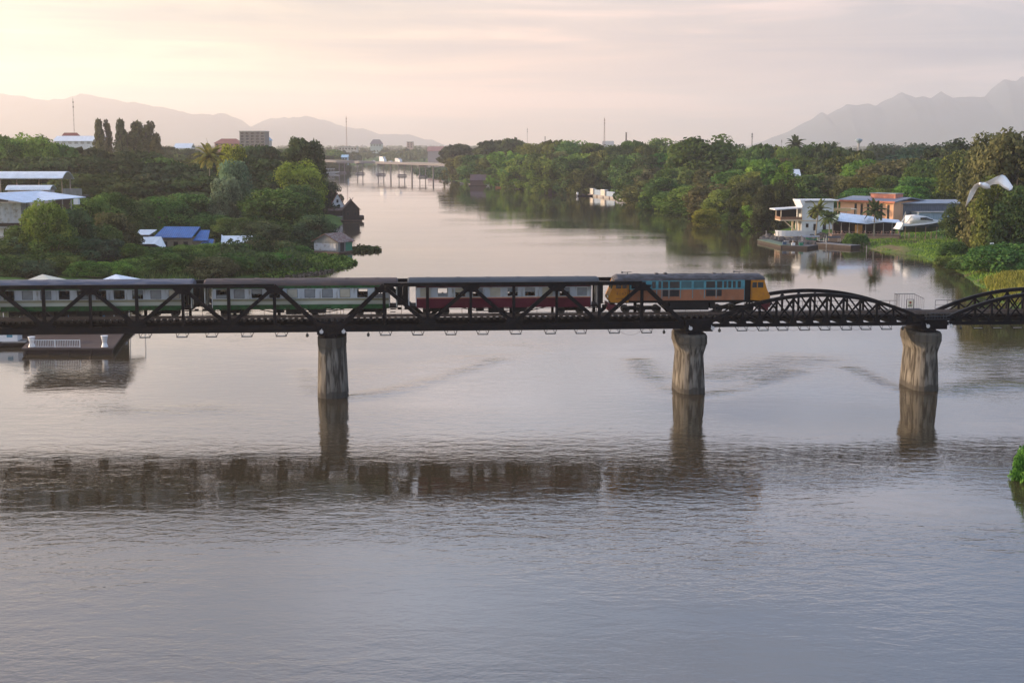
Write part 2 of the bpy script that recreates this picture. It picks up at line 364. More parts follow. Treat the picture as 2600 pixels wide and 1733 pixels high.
RP = [(1890, 372), (1931, 362), (1999, 336), (2056, 307), (2087, 287), (2100, 292), (2150, 262), (2176, 265), (2207, 261), (2223, 267), (2254, 250), (2290, 233), (2324, 248), (2342, 243), (2363, 249), (2389, 232), (2420, 249), (2462, 245), (2501, 244),
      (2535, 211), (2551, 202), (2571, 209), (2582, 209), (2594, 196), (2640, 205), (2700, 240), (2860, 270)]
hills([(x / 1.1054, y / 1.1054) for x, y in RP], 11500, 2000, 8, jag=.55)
# ------------------------------------------------------------------ vegetation prototypes (unit width 1, unit height 1)
def rand_dirs(r, n):
    d = r.randn(n, 3); return d / np.linalg.norm(d, axis=1, keepdims=True)
def leaf_quads(P, Nrm, size, tint, r, asp=1.35):
    """one quad per point; P (n,3), Nrm (n,3), size (n,3 scale xyz compensated)"""
    n = len(P); a = np.cross(Nrm, rand_dirs(r, n)); a /= np.linalg.norm(a, axis=1, keepdims=True) + 1e-9
    b = np.cross(Nrm, a)
    s = size * (0.65 + 0.7 * r.rand(n, 1))
    A, B = a * s * asp * .5, b * s * .5
    V = np.stack([P - A - B * .55, P + A * .2 - B, P + A + B * .35, P - A * .3 + B], 1).reshape(-1, 3)
    return V, tint
def leaf_mesh(name, V, tint, extra=None):
    n = len(V) // 4
    me = bpy.data.meshes.new(name)
    me.vertices.add(4 * n); me.vertices.foreach_set('co', V.astype(np.float32).reshape(-1))
    me.loops.add(4 * n); me.loops.foreach_set('vertex_index', np.arange(4 * n, dtype=np.int32))
    me.polygons.add(n); me.polygons.foreach_set('loop_start', np.arange(0, 4 * n, 4, dtype=np.int32)); me.polygons.foreach_set('loop_total', np.full(n, 4, np.int32))
    me.materials.append(LEAF); me.update(calc_edges=True)
    at = me.attributes.new('tint', 'FLOAT', 'FACE'); at.data.foreach_set('value', tint.astype(np.float32)); return me
def env_pts(kind, r, n):
    """clump centres and radii, in a crown of width 1 and height 1"""
    out = []
    for i in range(n):
        th = r.rand() * 6.2832; inner = r.rand() < .22; f = .45 + .3 * r.rand() if inner else .82 + .18 * r.rand()
        u = r.rand()
        if kind == 'dome':      # spreading umbrella crown
            z = .42 + .5 * (u ** .8); rr = .5 * math.sqrt(max(0, 1 - ((z - .40) / .56) ** 2)); rc = .10 + .06 * r.rand(); zs = .55
        elif kind == 'round':
            z = .24 + .70 * u; rr = .5 * math.sqrt(max(0, 1 - ((z - .58) / .40) ** 2)); rc = .13 + .08 * r.rand(); zs = .8
        elif kind == 'bushy':   # clothed to the ground
            z = .04 + .88 * u; rr = .5 * (1 - (max(0, z - .25) / .76) ** 2.2) ** .6 * (.92 + .08 * math.sin(z * 14 + i)); rc = .125 + .08 * r.rand(); zs = .75
        elif kind == 'column':
            z = .06 + .9 * u; rr = .40 * math.sin(math.pi * min(1, .18 + z * .80)) ** .7 + .03 * math.sin(z * 21); rc = .13 + .08 * r.rand(); zs = .42
        elif kind == 'shrub':
            z = .08 + .78 * u; rr = .5 * math.sqrt(max(0, 1 - (z / .98) ** 2.4)); rc = .12 + .08 * r.rand(); zs = 1.3
        else:
            z = u; rr = .4; rc = .1; zs = 1
        f *= 1 + .10 * math.sin(3 * th + i) + (.22 * r.randn() if kind == 'column' else 0)
        out.append((rr * f * math.cos(th), rr * f * math.sin(th), z, rc, zs))
    return out
def crown_mesh(name, kind, seed, nc=70, nl=70, ls=.042, hw=1.0, ragged=0.0):
    """hw: intended height / width of the tree, so that leaves keep their shape after scaling"""
    r = np.random.RandomState(seed); Vs = []; Ts = []
    if kind == 'clusters':      # a few separate globes on limbs
        cen = []
        for i in range(11):
            th = r.rand() * 6.28; rr = .14 + .24 * r.rand(); z = .38 + .52 * r.rand(); cen.append((rr * math.cos(th), rr * math.sin(th), z))
        cl = []
        for c in cen:
            for k in range(nc // 11):
                d = rand_dirs(r, 1)[0]; cl.append((c[0] + d[0] * .12, c[1] + d[1] * .12, c[2] + d[2] * .085, .065 + .03 * r.rand(), 1 / hw))
    elif kind == 'bamboo':      # arching plumes
        cl = []
        for i in range(26):
            th = r.rand() * 6.28; reach = .12 + .38 * r.rand(); top = .62 + .36 * r.rand()
            for k in range(8):
                t = (k + 1.5) / 9.0; rr = reach * t ** 1.8 + .05; z = top * (1 - (1 - t) ** 1.7) - (.10 * max(0, t - .8) / .2 if reach > .3 else 0)
                cl.append((rr * math.cos(th) + .02 * r.randn(), rr * math.sin(th) + .02 * r.randn(), max(.04, z), .05 + .028 * r.rand(), 1.5 / hw))
        for i in range(24):
            th = r.rand() * 6.28; rr = .28 + .2 * r.rand(); cl.append((rr * math.cos(th), rr * math.sin(th), .06 + .34 * r.rand(), .08, 1.2 / hw))
    else:
        cl = env_pts(kind, r, nc)
    for (x, y, z, rc, zs) in cl:
        m = max(8, int(nl * (rc / .12) ** 1.3)); d = rand_dirs(r, m); outw = np.array([x, y, (z - .4) * .8]); outw /= np.linalg.norm(outw) + 1e-6
        keep = (d @ outw + d[:, 2] * .5) > -.45; d = d[keep]; m = len(d)
        rad = rc * (.72 + .42 * r.rand(m, 1)) * (1 + ragged * r.rand(m, 1))
        P = np.array([x, y, z]) + d * rad * np.array([1, 1, zs if kind in ('clusters', 'bamboo') else zs])
        nn = d * .8 + rand_dirs(r, m) * .75; nn[:, 2] += .25; nn /= np.linalg.norm(nn, axis=1, keepdims=True)
        sz = np.array([ls, ls, ls / hw])
        base = r.rand(); t = np.clip(.68 * base ** 1.3 + .30 * r.rand(m), 0, 1)
        V, T = leaf_quads(P, nn, sz, t, r); Vs.append(V); Ts.append(T)
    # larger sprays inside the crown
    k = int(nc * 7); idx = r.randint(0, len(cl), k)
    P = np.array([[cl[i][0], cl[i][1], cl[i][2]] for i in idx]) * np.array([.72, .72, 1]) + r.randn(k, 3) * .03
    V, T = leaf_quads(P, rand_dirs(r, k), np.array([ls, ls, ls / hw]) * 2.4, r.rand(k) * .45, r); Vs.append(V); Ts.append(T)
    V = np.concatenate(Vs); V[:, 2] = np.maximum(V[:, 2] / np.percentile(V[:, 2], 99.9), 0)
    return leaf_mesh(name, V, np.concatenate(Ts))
def trunk_mesh(name, kind, seed, hw):
    r = random.Random(seed); mb = MB(); rt = {'dome': .030, 'round': .024, 'bushy': .020, 'column': .05, 'clusters': .024, 'shrub': .012}.get(kind, .02)
    fork = {'dome': .30, 'round': .38, 'clusters': .34, 'column': .7, 'bushy': .4, 'shrub': .1}.get(kind, .3)
    pts = [(0, 0, -.05), (.01, .005, fork * .5), (.0, -.01, fork)]
    mb.path(pts, [rt * 1.25, rt, rt * .8])
    if kind == 'column': mb.path([(0, -.01, fork), (.01, 0, .96)], [rt * .8, rt * .15])
    for k in range(7 if kind != 'bamboo' else 16):
        th = k * .9 + r.random(); a = .20 + .18 * r.random(); z1 = {'dome': .62, 'column': .8}.get(kind, .66) + .18 * r.random()
        if kind == 'bamboo':
            mb.path([(0.03 * math.cos(th), .03 * math.sin(th), -.02), (a * .3 * math.cos(th), a * .3 * math.sin(th), .5), (a * math.cos(th), a * math.sin(th), .85)], [.008, .006, .003], 5)
        else:
            mb.path([(0, -.01, fork - .03), (a * .55 * math.cos(th), a * .55 * math.sin(th), (fork + z1) / 2), (a * math.cos(th), a * math.sin(th), z1)], [rt * .6, rt * .4, rt * .14], 6)
    me = mb.mesh(name, TRUNK); return me
def palm_crown(seed):
    r = np.random.RandomState(seed); Vs = []; Ts = []
    for k in range(26):
        th = k * 2.4 + r.rand() * .3; el = 1.25 - 1.5 * (k / 26.0) + .15 * r.randn(); L = 3.0 + .6 * r.rand()
        p = np.array([0, 0, 0.]); d = np.array([math.cos(th) * math.cos(el), math.sin(th) * math.cos(el), math.sin(el)]); n = 11
        side = np.array([-math.sin(th), math.cos(th), 0])
        for i in range(n):
            q = p + d * (L / n); t = i / n; w = .50 * (math.sin(math.pi * min(1, .12 + t * .9)) ** .6) + .05
            dn = np.array([0, 0, -1.]) * w * .45
            tt = .35 + .5 * r.rand()
            for sgn in (-1, 1):
                Vs.append(np.array([p, q, q + side * sgn * w + dn + d * .18, p + side * sgn * w * .9 + dn + d * .05])); Ts.append(tt)
            p = q; d = d + np.array([0, 0, -.10 - .06 * t]); d /= np.linalg.norm(d)
    return leaf_mesh('palm_fronds', np.concatenate(Vs), np.array(Ts))

PROTO = {}
def proto(kind, var, hi):
    key = (kind, var, hi)
    if key not in PROTO:
        hw = {'dome': .75, 'round': 1.15, 'bushy': 1.15, 'column': 3.2, 'bamboo': 1.1, 'clusters': 1.3, 'shrub': .65}[kind]
        nc, nl, ls = (78, 120, .036) if hi else (58, 90, .047)
        if kind == 'column': nc, nl, ls = 60, 70, .085
        if kind == 'bamboo': nl = int(nl * 1.1); ls *= .8
        if kind == 'clusters': nc = 130; nl = int(nl * .9); ls *= .85
        if kind == 'shrub': ls *= 1.05
        PROTO[key] = (crown_mesh(kind + '_crown', kind, var * 17 + 3, nc, nl, ls, hw), trunk_mesh(kind + '_trunk', kind, var + 5, hw))
    return PROTO[key]
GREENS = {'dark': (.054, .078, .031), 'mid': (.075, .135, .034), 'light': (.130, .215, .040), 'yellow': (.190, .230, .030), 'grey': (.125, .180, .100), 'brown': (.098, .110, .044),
          'olive': (.100, .125, .032), 'lush': (.070, .165, .036), 'blue': (.050, .095, .048)}
CWORD = {'dark': 'dark green', 'mid': 'mid green', 'light': 'light green', 'yellow': 'yellow-green', 'grey': 'silvery grey-green', 'brown': 'brownish green', 'olive': 'olive green', 'lush': 'fresh green', 'blue': 'bluish green'}
KWORD = {'dome': 'spreading tree', 'round': 'rounded tree', 'bushy': 'bushy tree', 'column': 'narrow tree', 'bamboo': 'bamboo clump', 'clusters': 'open tree', 'shrub': 'low shrub'}
KNAME = {'dome': 'spreading_tree', 'round': 'round_tree', 'bushy': 'riverside_tree', 'column': 'columnar_tree', 'bamboo': 'bamboo_clump', 'clusters': 'open_crowned_tree', 'shrub': 'shrub'}
KCAT = {'bamboo': 'bamboo', 'shrub': 'shrub'}
ORD = ['first', 'second', 'third', 'fourth', 'fifth', 'sixth', 'seventh', 'eighth', 'ninth', 'tenth', 'eleventh', 'twelfth', 'thirteenth', 'fourteenth', 'fifteenth', 'sixteenth', 'seventeenth', 'eighteenth', 'nineteenth', 'twentieth',
       'twenty-first', 'twenty-second', 'twenty-third', 'twenty-fourth', 'twenty-fifth', 'twenty-sixth', 'twenty-seventh', 'twenty-eighth', 'twenty-ninth', 'thirtieth', 'thirty-first', 'thirty-second', 'thirty-third', 'thirty-fourth', 'thirty-fifth', 'thirty-sixth', 'thirty-seventh', 'thirty-eighth', 'thirty-ninth', 'fortieth']
VC = [0]
def tree(kind, xc, ytop, wpx, Y, colr, label, group=None, bark=None, sink=0.0):
    P = aty(xc, ytop, Y); g = gz(P.x, Y); g = max(g, -.3) - sink; w = wpx * mpp(Y) * 1.08; h = max(P.z - g, 1.5, .36 * w)
    VC[0] += 1; hi = Y < 470
    nv = 3 if kind in ('round', 'bushy', 'dome', 'bamboo', 'shrub') else 2
    cm, tm = proto(kind, VC[0] % nv, hi)
    t = thing(KNAME[kind], label, KCAT.get(kind, 'tree'), (P.x, Y, g), 0, group)
    rz = R.random() * 6.28
    c = put(cm, 'crown' if kind != 'shrub' else 'foliage', t, rot=(0, 0, rz), scale=(w, w, h)); b = GREENS[colr]; j = lambda: R.uniform(.88, 1.14)
    c.color = (b[0] * j(), b[1] * j(), b[2] * j(), 1)
    if kind != 'shrub':
        tk = put(tm, 'trunk', t, rot=(0, 0, rz), scale=(w, w, h))
        if bark: tk.data = tm.copy(); tk.data.materials[0] = bark
    return t
def row(where, group, items):
    """items sorted left to right: (kind, x, ytop, w, Y, colour)"""
    items = sorted(items, key=lambda q: q[1])
    for i, it in enumerate(items):
        lab = f"{CWORD[it[5]]} {KWORD[it[0]]}, {ORD[i]} from left {where}"
        tree(*it, lab, group)
def palm(xc, yc, Y, s, lean, label, colr=(.075, .10, .028), group=None):
    P = aty(xc, yc, Y); g = gz(P.x - lean, Y); t = thing('coconut_palm', label, 'palm tree', (P.x - lean, Y, g), 0, group); h = P.z - g
    mb = MB(); pts = [(lean * (k / 6) ** 1.6, 0, h * k / 6) for k in range(7)]; mb.path(pts, [.24, .19, .16, .15, .14, .13, .13], 8); mb.build('trunk', TRUNKP, t, True)
    c = put(palm_crown(int(xc)), 'fronds', t, (lean, 0, h), (0, 0, R.random() * 6), (s, s, s)); c.color = (*colr, 1)
    nb = MB()
    for k in range(6): nb.tube((lean + .22 * math.cos(k), .22 * math.sin(k), h - .45), (lean + .25 * math.cos(k), .25 * math.sin(k), h - .12), .13, .11, 6)
    nb.build('coconuts', mat('coconut', (.12, .10, .04), .7), t)
    return t

# --- left bank, standing apart
G1 = 'trees on the near slope of the left bank'; G2 = 'dark trees of the left bank canopy'
row('in front shrub row of left bank', 'shrubs along the left bank above the train', [
    ('shrub', -40, 650, 120, 246, 'mid'), ('shrub', 30, 650, 120, 248, 'mid'), ('shrub', 95, 660, 100, 246, 'blue'), ('shrub', 160, 656, 100, 250, 'mid'), ('shrub', 225, 664, 90, 246, 'lush'), ('shrub', 285, 668, 90, 250, 'light'), ('shrub', 345, 655, 90, 256, 'light'),
    ('shrub', 410, 652, 110, 258, 'mid'), ('shrub', 480, 640, 100, 262, 'mid'), ('shrub', 540, 652, 100, 258, 'brown'), ('shrub', 600, 648, 100, 264, 'mid'), ('shrub', 655, 655, 90, 268, 'mid'), ('shrub', 700, 668, 80, 272, 'lush')])
row('in second shrub row of left bank', 'bushes on the left bank slope', [
    ('bushy', 0, 612, 120, 256, 'mid'), ('bushy', 70, 600, 110, 258, 'blue'), ('bushy', 140, 592, 120, 256, 'mid'), ('bushy', 205, 598, 110, 260, 'blue'), ('bushy', 262, 606, 110, 262, 'blue'), ('bushy', 318, 618, 100, 264, 'mid'),
    ('shrub', 385, 632, 100, 276, 'lush'), ('shrub', 470, 622, 80, 280, 'light'), ('shrub', 540, 632, 80, 288, 'light'), ('shrub', 600, 632, 80, 290, 'mid'), ('shrub', 655, 622, 90, 298, 'brown'), ('shrub', 705, 630, 90, 302, 'brown'), ('shrub', 752, 648, 70, 296, 'lush')])
row('between white shed roofs and blue roof', G1, [
    ('bushy', 50, 572, 90, 262, 'mid'), ('bushy', 188, 530, 100, 264, 'blue'), ('bushy', 225, 500, 110, 280, 'mid'), ('bushy', 150, 560, 90, 260, 'mid'), ('bushy', 285, 540, 100, 272, 'brown'), ('bushy', 262, 570, 90, 266, 'mid'),
    ('bushy', 340, 505, 100, 320, 'mid'), ('bushy', 275, 488, 110, 315, 'mid'), ('bushy', 410, 500, 120, 345, 'lush'), ('bushy', 480, 492, 120, 350, 'mid')])
tree('round', 110, 508, 92, 257, 'light', 'young light green tree with bare pale stems standing in front of the white shed', None, TRUNKP)
tree('clusters', 325, 548, 70, 276, 'brown', 'leaning thin brownish tree just left of the small white roofs')
row('between blue roof and boathouse hut', G1, [
    ('bushy', 540, 545, 110, 338, 'mid'), ('bushy', 600, 552, 110, 332, 'mid'), ('bushy', 655, 560, 110, 328, 'brown'), ('bushy', 520, 505, 110, 385, 'mid'), ('bushy', 640, 520, 110, 370, 'mid')])
tree('round', 705, 478, 148, 345, 'mid', 'broad round green tree above the white sheet roof on the left bank')
tree('bushy', 800, 548, 100, 330, 'blue', 'rounded grey-green bush tree behind the boathouse hut')
tree('clusters', 770, 500, 60, 400, 'grey', 'thin pale leaved tree beside the gabled riverside houses')
tree('bushy', 593, 408, 92, 365, 'grey', 'tall silvery grey-green tree standing in front of the dark canopy below the palm')
tree('bushy', 572, 452, 80, 352, 'grey', 'lower silvery grey-green tree at the foot of the tall silvery one')
tree('round', 758, 408, 104, 425, 'yellow', 'bright yellow-green tree under the tall dark tree at the river edge')
tree('bushy', 765, 470, 90, 405, 'mid', 'leafy green tree below the bright yellow-green one at the river edge')
tree('clusters', 775, 350, 118, 455, 'dark', 'tall dark open-crowned tree rising highest at the left river edge')
tree('bushy', 830, 458, 62, 480, 'dark', 'dark tree hanging over the water above the gabled houses')
tree('bushy', 790, 440, 60, 470, 'dark', 'dark leafy tree at the foot of the tall open-crowned tree')
tree('round', 590, 366, 66, 440, 'yellow', 'small yellow-green rounded tree right beside the palm')
palm(533, 398, 425, 1.75, .6, 'coconut palm rising above the dark canopy of the left bank', (.16, .16, .035))
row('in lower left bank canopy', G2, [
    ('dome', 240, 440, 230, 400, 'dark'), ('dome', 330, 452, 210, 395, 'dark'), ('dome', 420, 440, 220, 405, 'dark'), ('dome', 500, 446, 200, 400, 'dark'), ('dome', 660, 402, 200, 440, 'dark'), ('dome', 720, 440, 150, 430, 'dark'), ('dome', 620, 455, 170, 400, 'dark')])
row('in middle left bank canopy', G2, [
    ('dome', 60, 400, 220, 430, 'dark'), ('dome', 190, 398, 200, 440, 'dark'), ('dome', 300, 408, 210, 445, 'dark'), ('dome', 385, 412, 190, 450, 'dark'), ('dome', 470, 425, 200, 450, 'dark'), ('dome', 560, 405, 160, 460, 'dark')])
row('on crest of left canopy', 'trees on the crest of the left bank canopy', [
    ('dome', -20, 345, 150, 470, 'mid'), ('round', 75, 340, 110, 465, 'light'), ('round', 25, 352, 110, 460, 'lush'), ('dome', 130, 362, 150, 480, 'mid'), ('dome', 205, 376, 170, 490, 'dark'), ('dome', 275, 388, 170, 500, 'dark'), ('dome', 340, 384, 190, 510, 'dark'),
    ('dome', 400, 400, 150, 500, 'mid'), ('dome', 460, 408, 130, 520, 'olive'), ('dome', 655, 369, 130, 540, 'dark'), ('dome', 700, 385, 110, 560, 'dark')])
row('in tall group on left skyline', 'tall narrow trees on the left skyline', [
    ('column', 249, 302, 26, 640, 'brown'), ('column', 272, 304, 26, 640, 'brown'), ('column', 304, 302, 30, 640, 'brown'), ('column', 322, 336, 30, 640, 'brown'), ('column', 348, 308, 46, 640, 'brown'), ('column', 376, 308, 44, 640, 'brown'), ('column', 396, 338, 30, 630, 'brown')])
row('in hazy row behind left canopy', 'hazy trees behind the left bank canopy', [
    ('dome', 250, 372, 70, 720, 'dark'), ('dome', 420, 372, 80, 900, 'dark'), ('dome', 480, 378, 70, 950, 'dark'), ('dome', 450, 392, 90, 760, 'dark'), ('dome', 520, 388, 90, 720, 'dark'), ('dome', 500, 405, 110, 640, 'olive'), ('dome', 620, 385, 90, 700, 'dark'), ('dome', 740, 390, 80, 680, 'dark')])
row('left of far bridge', 'trees by the far bridge', [
    ('dome', 700, 378, 80, 1150, 'mid'), ('dome', 760, 372, 80, 1350, 'mid'), ('bushy', 800, 376, 60, 1400, 'mid'), ('bushy', 845, 380, 70, 1450, 'mid'), ('dome', 820, 395, 60, 1300, 'dark'), ('bushy', 860, 405, 50, 1250, 'dark')])

# --- right bank
def waterY(x):
    return atz(x, float(np.interp(x, [p[0] for p in Rpx[4:]], [p[1] for p in Rpx[4:]]))).y
def auto(spec, kinds, cols, Yf, seed, wk=1.0):
    r = random.Random(seed); out = []
    for x, y, w in spec:
        out.append((r.choice(kinds), x + r.uniform(-4, 4), y + r.uniform(-2, 2), w * wk, Yf(x) * r.uniform(.98, 1.02), r.choice(cols)))
    return out
ip = lambda xs, ys: (lambda x: float(np.interp(x, xs, ys)))
GR = 'trees on the skyline of the right bank woods'
row('on right bank skyline', GR, auto(
    [(1325, 370, 80), (1362, 364, 80), (1398, 358, 80), (1430, 360, 80), (1462, 356, 90), (1500, 362, 80), (1535, 370, 80), (1572, 370, 80), (1608, 358, 90), (1650, 366, 80), (1690, 352, 90), (1735, 368, 80), (1860, 368, 80), (1895, 375, 80), (1930, 364, 80),
     (1970, 374, 80), (2008, 372, 70), (2065, 362, 70), (2100, 366, 70), (2140, 376, 80), (2185, 384, 90)], ['round', 'dome', 'round'], ['mid', 'dark', 'mid', 'olive'], ip([1300, 1900, 2400], [860, 660, 560]), 3))
tree('round', 1795, 344, 150, 590, 'mid', 'biggest rounded tree on the right bank skyline, rising left of the mountain')
tree('dome', 1162, 366, 76, 1050, 'dark', 'greyish spreading tree at the far end of the right bank near the bridge')
tree('dome', 1255, 356, 100, 1000, 'dark', 'dark spreading tree on the skyline beyond the bamboo')
tree('dome', 1300, 352, 70, 980, 'dark', 'darkest humped crown on the skyline, right of the spreading tree beyond the bamboo')
row('in upper right bank woods', 'trees in the upper right bank woods', auto(
    [(1330, 392, 90), (1375, 388, 90), (1420, 385, 90), (1465, 392, 90), (1560, 392, 90), (1600, 390, 90), (1645, 394, 90), (1690, 390, 100), (1735, 400, 90), (1800, 395, 110), (1850, 402, 100), (1905, 402, 90), (1950, 404, 100), (1995, 400, 90), (2045, 396, 100), (2095, 402, 100),
     (2145, 400, 110), (2200, 404, 100), (2255, 404, 110), (2310, 402, 110), (2365, 404, 100)], ['round', 'bushy', 'dome', 'round'], ['mid', 'dark', 'light', 'olive', 'brown', 'lush'], ip([1300, 1900, 2400], [780, 575, 480]), 5))
row('in middle right bank woods', 'trees in the middle right bank woods', auto(
    [(1620, 430, 90), (1665, 425, 90), (1712, 425, 90), (1760, 432, 90), (1810, 430, 100), (1860, 432, 90), (1905, 436, 80), (1955, 440, 90), (2060, 440, 90), (2110, 446, 90), (2160, 448, 90), (2210, 444, 100), (2270, 446, 100), (2330, 450, 100)],
    ['bushy', 'round', 'bushy'], ['mid', 'dark', 'olive', 'brown', 'mid', 'lush'], ip([1600, 1900, 2400], [610, 500, 440]), 8))
row('at waterside before concrete landing', 'waterside trees of the far right bank', auto(
    [(1150, 400, 60), (1180, 396, 60), (1212, 394, 80), (1250, 390, 80), (1285, 384, 90), (1230, 415, 70), (1275, 418, 80), (1320, 405, 70), (1345, 392, 100), (1372, 425, 80), (1400, 398, 90), (1425, 440, 90), (1452, 395, 90), (1470, 440, 70), (1485, 425, 70)],
    ['bamboo', 'bamboo', 'bushy'], ['light', 'mid', 'light', 'olive'], lambda x: waterY(x) + 3, 11, 1.1))
tree('bushy', 1522, 382, 62, 700, 'olive', 'tall olive tree with a bare trunk behind the concrete landing')
tree('bushy', 1560, 418, 56, 690, 'olive', 'smaller olive tree behind the grey screens of the landing')
row('at waterside between landing and white house', 'waterside trees of the near right bank', auto(
    [(1640, 455, 90), (1668, 462, 90), (1655, 490, 60), (1690, 450, 100), (1705, 490, 90), (1745, 470, 100), (1775, 505, 100), (1800, 466, 100), (1840, 480, 90), (1870, 500, 80), (1905, 490, 90), (1925, 520, 80), (1860, 540, 60), (1950, 470, 80), (1990, 455, 90), (1905, 450, 80)],
    ['bushy', 'bushy', 'bamboo'], ['mid', 'olive', 'light', 'dark', 'mid', 'brown'], lambda x: waterY(min(x, 1930)) + 3, 13))
tree('bushy', 1792, 530, 56, 432, 'yellow', 'low yellow-green reed-like bush at the waterline of the right bank')
tree('column', 1962, 405, 60, 452, 'lush', 'tall ivy-clad narrow tree left of the white house')
tree('column', 1995, 412, 60, 448, 'light', 'bright green creeper-covered tree just right of the ivy-clad one')
palm(2020, 368, 640, 1.7, .5, 'dark coconut palm on the skyline in front of the mountain slope', (.05, .07, .03))
palm(2115, 376, 700, 1.3, -.4, 'small distant coconut palm on the skyline left of the water tower', (.05, .07, .03))
palm(2078, 535, 366, 1.05, .5, 'coconut palm in front of the round window of the white house', (.09, .11, .03))
palm(2105, 552, 352, .95, -.3, 'short dark palm between the white house and the restaurant roof', (.06, .09, .03))
palm(2222, 535, 350, 1.05, .2, 'slim palm standing in front of the orange building', (.05, .07, .03))
row('behind blue warehouse', 'trees behind the grey-blue warehouse', [
    ('bushy', 2190, 476, 100, 440, 'lush'), ('bushy', 2250, 478, 100, 435, 'mid'), ('bushy', 2310, 472, 100, 430, 'lush'), ('round', 2382, 450, 90, 445, 'light'), ('round', 2418, 470, 80, 435, 'light')])
tree('round', 2345, 372, 150, 620, 'blue', 'bluish broad tree on the right skyline below the mountain end')
tree('round', 2425, 354, 120, 520, 'dark', 'dark tree on the skyline left of the big brownish tree')
tree('round', 2455, 380, 110, 430, 'olive', 'olive tree behind the flying egret')
tree('round', 2535, 338, 140, 322, 'brown', 'huge brownish tree at the right edge, left half of the pair')
tree('bushy', 2590, 330, 200, 312, 'brown', 'huge brownish tree at the right edge, cut off by the frame')
tree('bushy', 2540, 448, 110, 296, 'olive', 'creeper-covered green tree below the egret at the right edge')
tree('bushy', 2600, 470, 130, 290, 'dark', 'dark leafy tree at the right edge under the brownish giant')
tree('round', 2440, 515, 74, 326, 'dark', 'small dark tree with bare trunk at the warehouse corner')
tree('shrub', 2556, 618, 150, 262, 'lush', 'large rounded bush on the grass slope under the small white sign')
tree('shrub', 2460, 650, 80, 272, 'mid', 'olive bush at the foot of the right bank beside the large rounded bush')
tree('shrub', 2400, 652, 46, 288, 'olive', 'low olive bush at the waterline right of the docks')
tree('shrub', 2420, 612, 60, 300, 'mid', 'little green bush on the lawn below the small dark tree')
tree('shrub', 2163, 592, 36, 338, 'lush', 'clipped hedge-like green bush at the left end of the grass bank')
tree('shrub', 2186, 593, 34, 340, 'mid', 'dark clipped bush next to the hedge at the grass bank')
tree('shrub', 2632, 1122, 90, 101, 'lush', 'bright leafy bush at the right edge of the near water', sink=.6)
tree('shrub', 2650, 1180, 66, 99, 'lush', 'lower leafy bush hanging over the near water at the right edge', sink=.6)

# --- masses nobody could count
def scatter_crowns(name, label, cells, col, seed, size, hgt, ls, n=70, group=None):
    r = np.random.RandomState(seed); Vs = []; Ts = []
    GZ = ground_h(np.array([c[0] for c in cells]), np.array([c[1] for c in cells]))
    for (x, y), g in zip(cells, GZ):
        w = size * (.7 + .7 * r.rand()); h = hgt * (.55 + .65 * r.rand())
        if g < 0.3: continue
        d = rand_dirs(r, n); d[:, 2] = np.abs(d[:, 2]); lump = 1 + .16 * np.sin(d[:, 0] * 7 + x) * np.cos(d[:, 1] * 6 + y)
        P = np.array([x, y, g + h * .25]) + d * np.array([w * .55, w * .55, h * .72]) * lump[:, None] * (.8 + .25 * r.rand(n, 1))
        nn = d + rand_dirs(r, n) * .7; nn /= np.linalg.norm(nn, axis=1, keepdims=True)
        V, T = leaf_quads(P, nn, np.array([ls, ls, ls]), np.clip(.7 * r.rand() + .3 * r.rand(n), 0, 1), r); Vs.append(V); Ts.append(T)
    o = put(leaf_mesh(name, np.concatenate(Vs), np.concatenate(Ts)), name); o.color = (*col, 1)
    return tag(o, label, 'woods', kind='stuff')
def cells(x0, x1, y0, y1, n, seed):
    r = random.Random(seed); out = []
    for _ in range(n):
        Y = math.exp(r.uniform(math.log(y0), math.log(y1))); px = r.uniform(x0, x1); out.append((aty(px, 400, Y).x, Y))
    return out
scatter_crowns('far_woods', 'hazy woods on the plain beyond the far bridge', cells(-80, 1260, 1600, 9000, 1000, 1), (.062, .082, .035), 1, 22, 14, 4.2, 55)
scatter_crowns('far_woods', 'hazy woods along the horizon behind the right bank', cells(1240, 2700, 1150, 7500, 750, 2), (.055, .072, .038), 2, 17, 13, 3.4, 60)
scatter_crowns('far_woods', 'low woods between the left canopy and the far bridge', cells(-60, 800, 620, 1450, 260, 4), (.055, .075, .032), 4, 13, 10, 1.6, 110)
scatter_crowns('wooded_ridge', 'dark wooded ridge under the mountain on the right', [(aty(R.uniform(2215, 2440), 400, Y).x, Y) for Y in [R.uniform(760, 1050) for _ in range(150)]], (.035, .055, .03), 6, 16, 18.5, 1.35, 760)
scatter_crowns('undergrowth', 'undergrowth filling the right bank woods', [q for q in cells(1330, 2400, 430, 900, 380, 7) if not (1440 < CX + q[0] / q[1] * F < 1625 and q[1] < 725)], (.05, .085, .026), 7, 9, 6.5, .9, 170)
scatter_crowns('undergrowth', 'undergrowth filling the left bank slope', [(x, y) for x, y in cells(-60, 760, 262, 560, 330, 9) if not (310 < CX + x / y * F < 585 and y < 315)], (.05, .078, .030), 9, 5.5, 4.2, .45, 190)

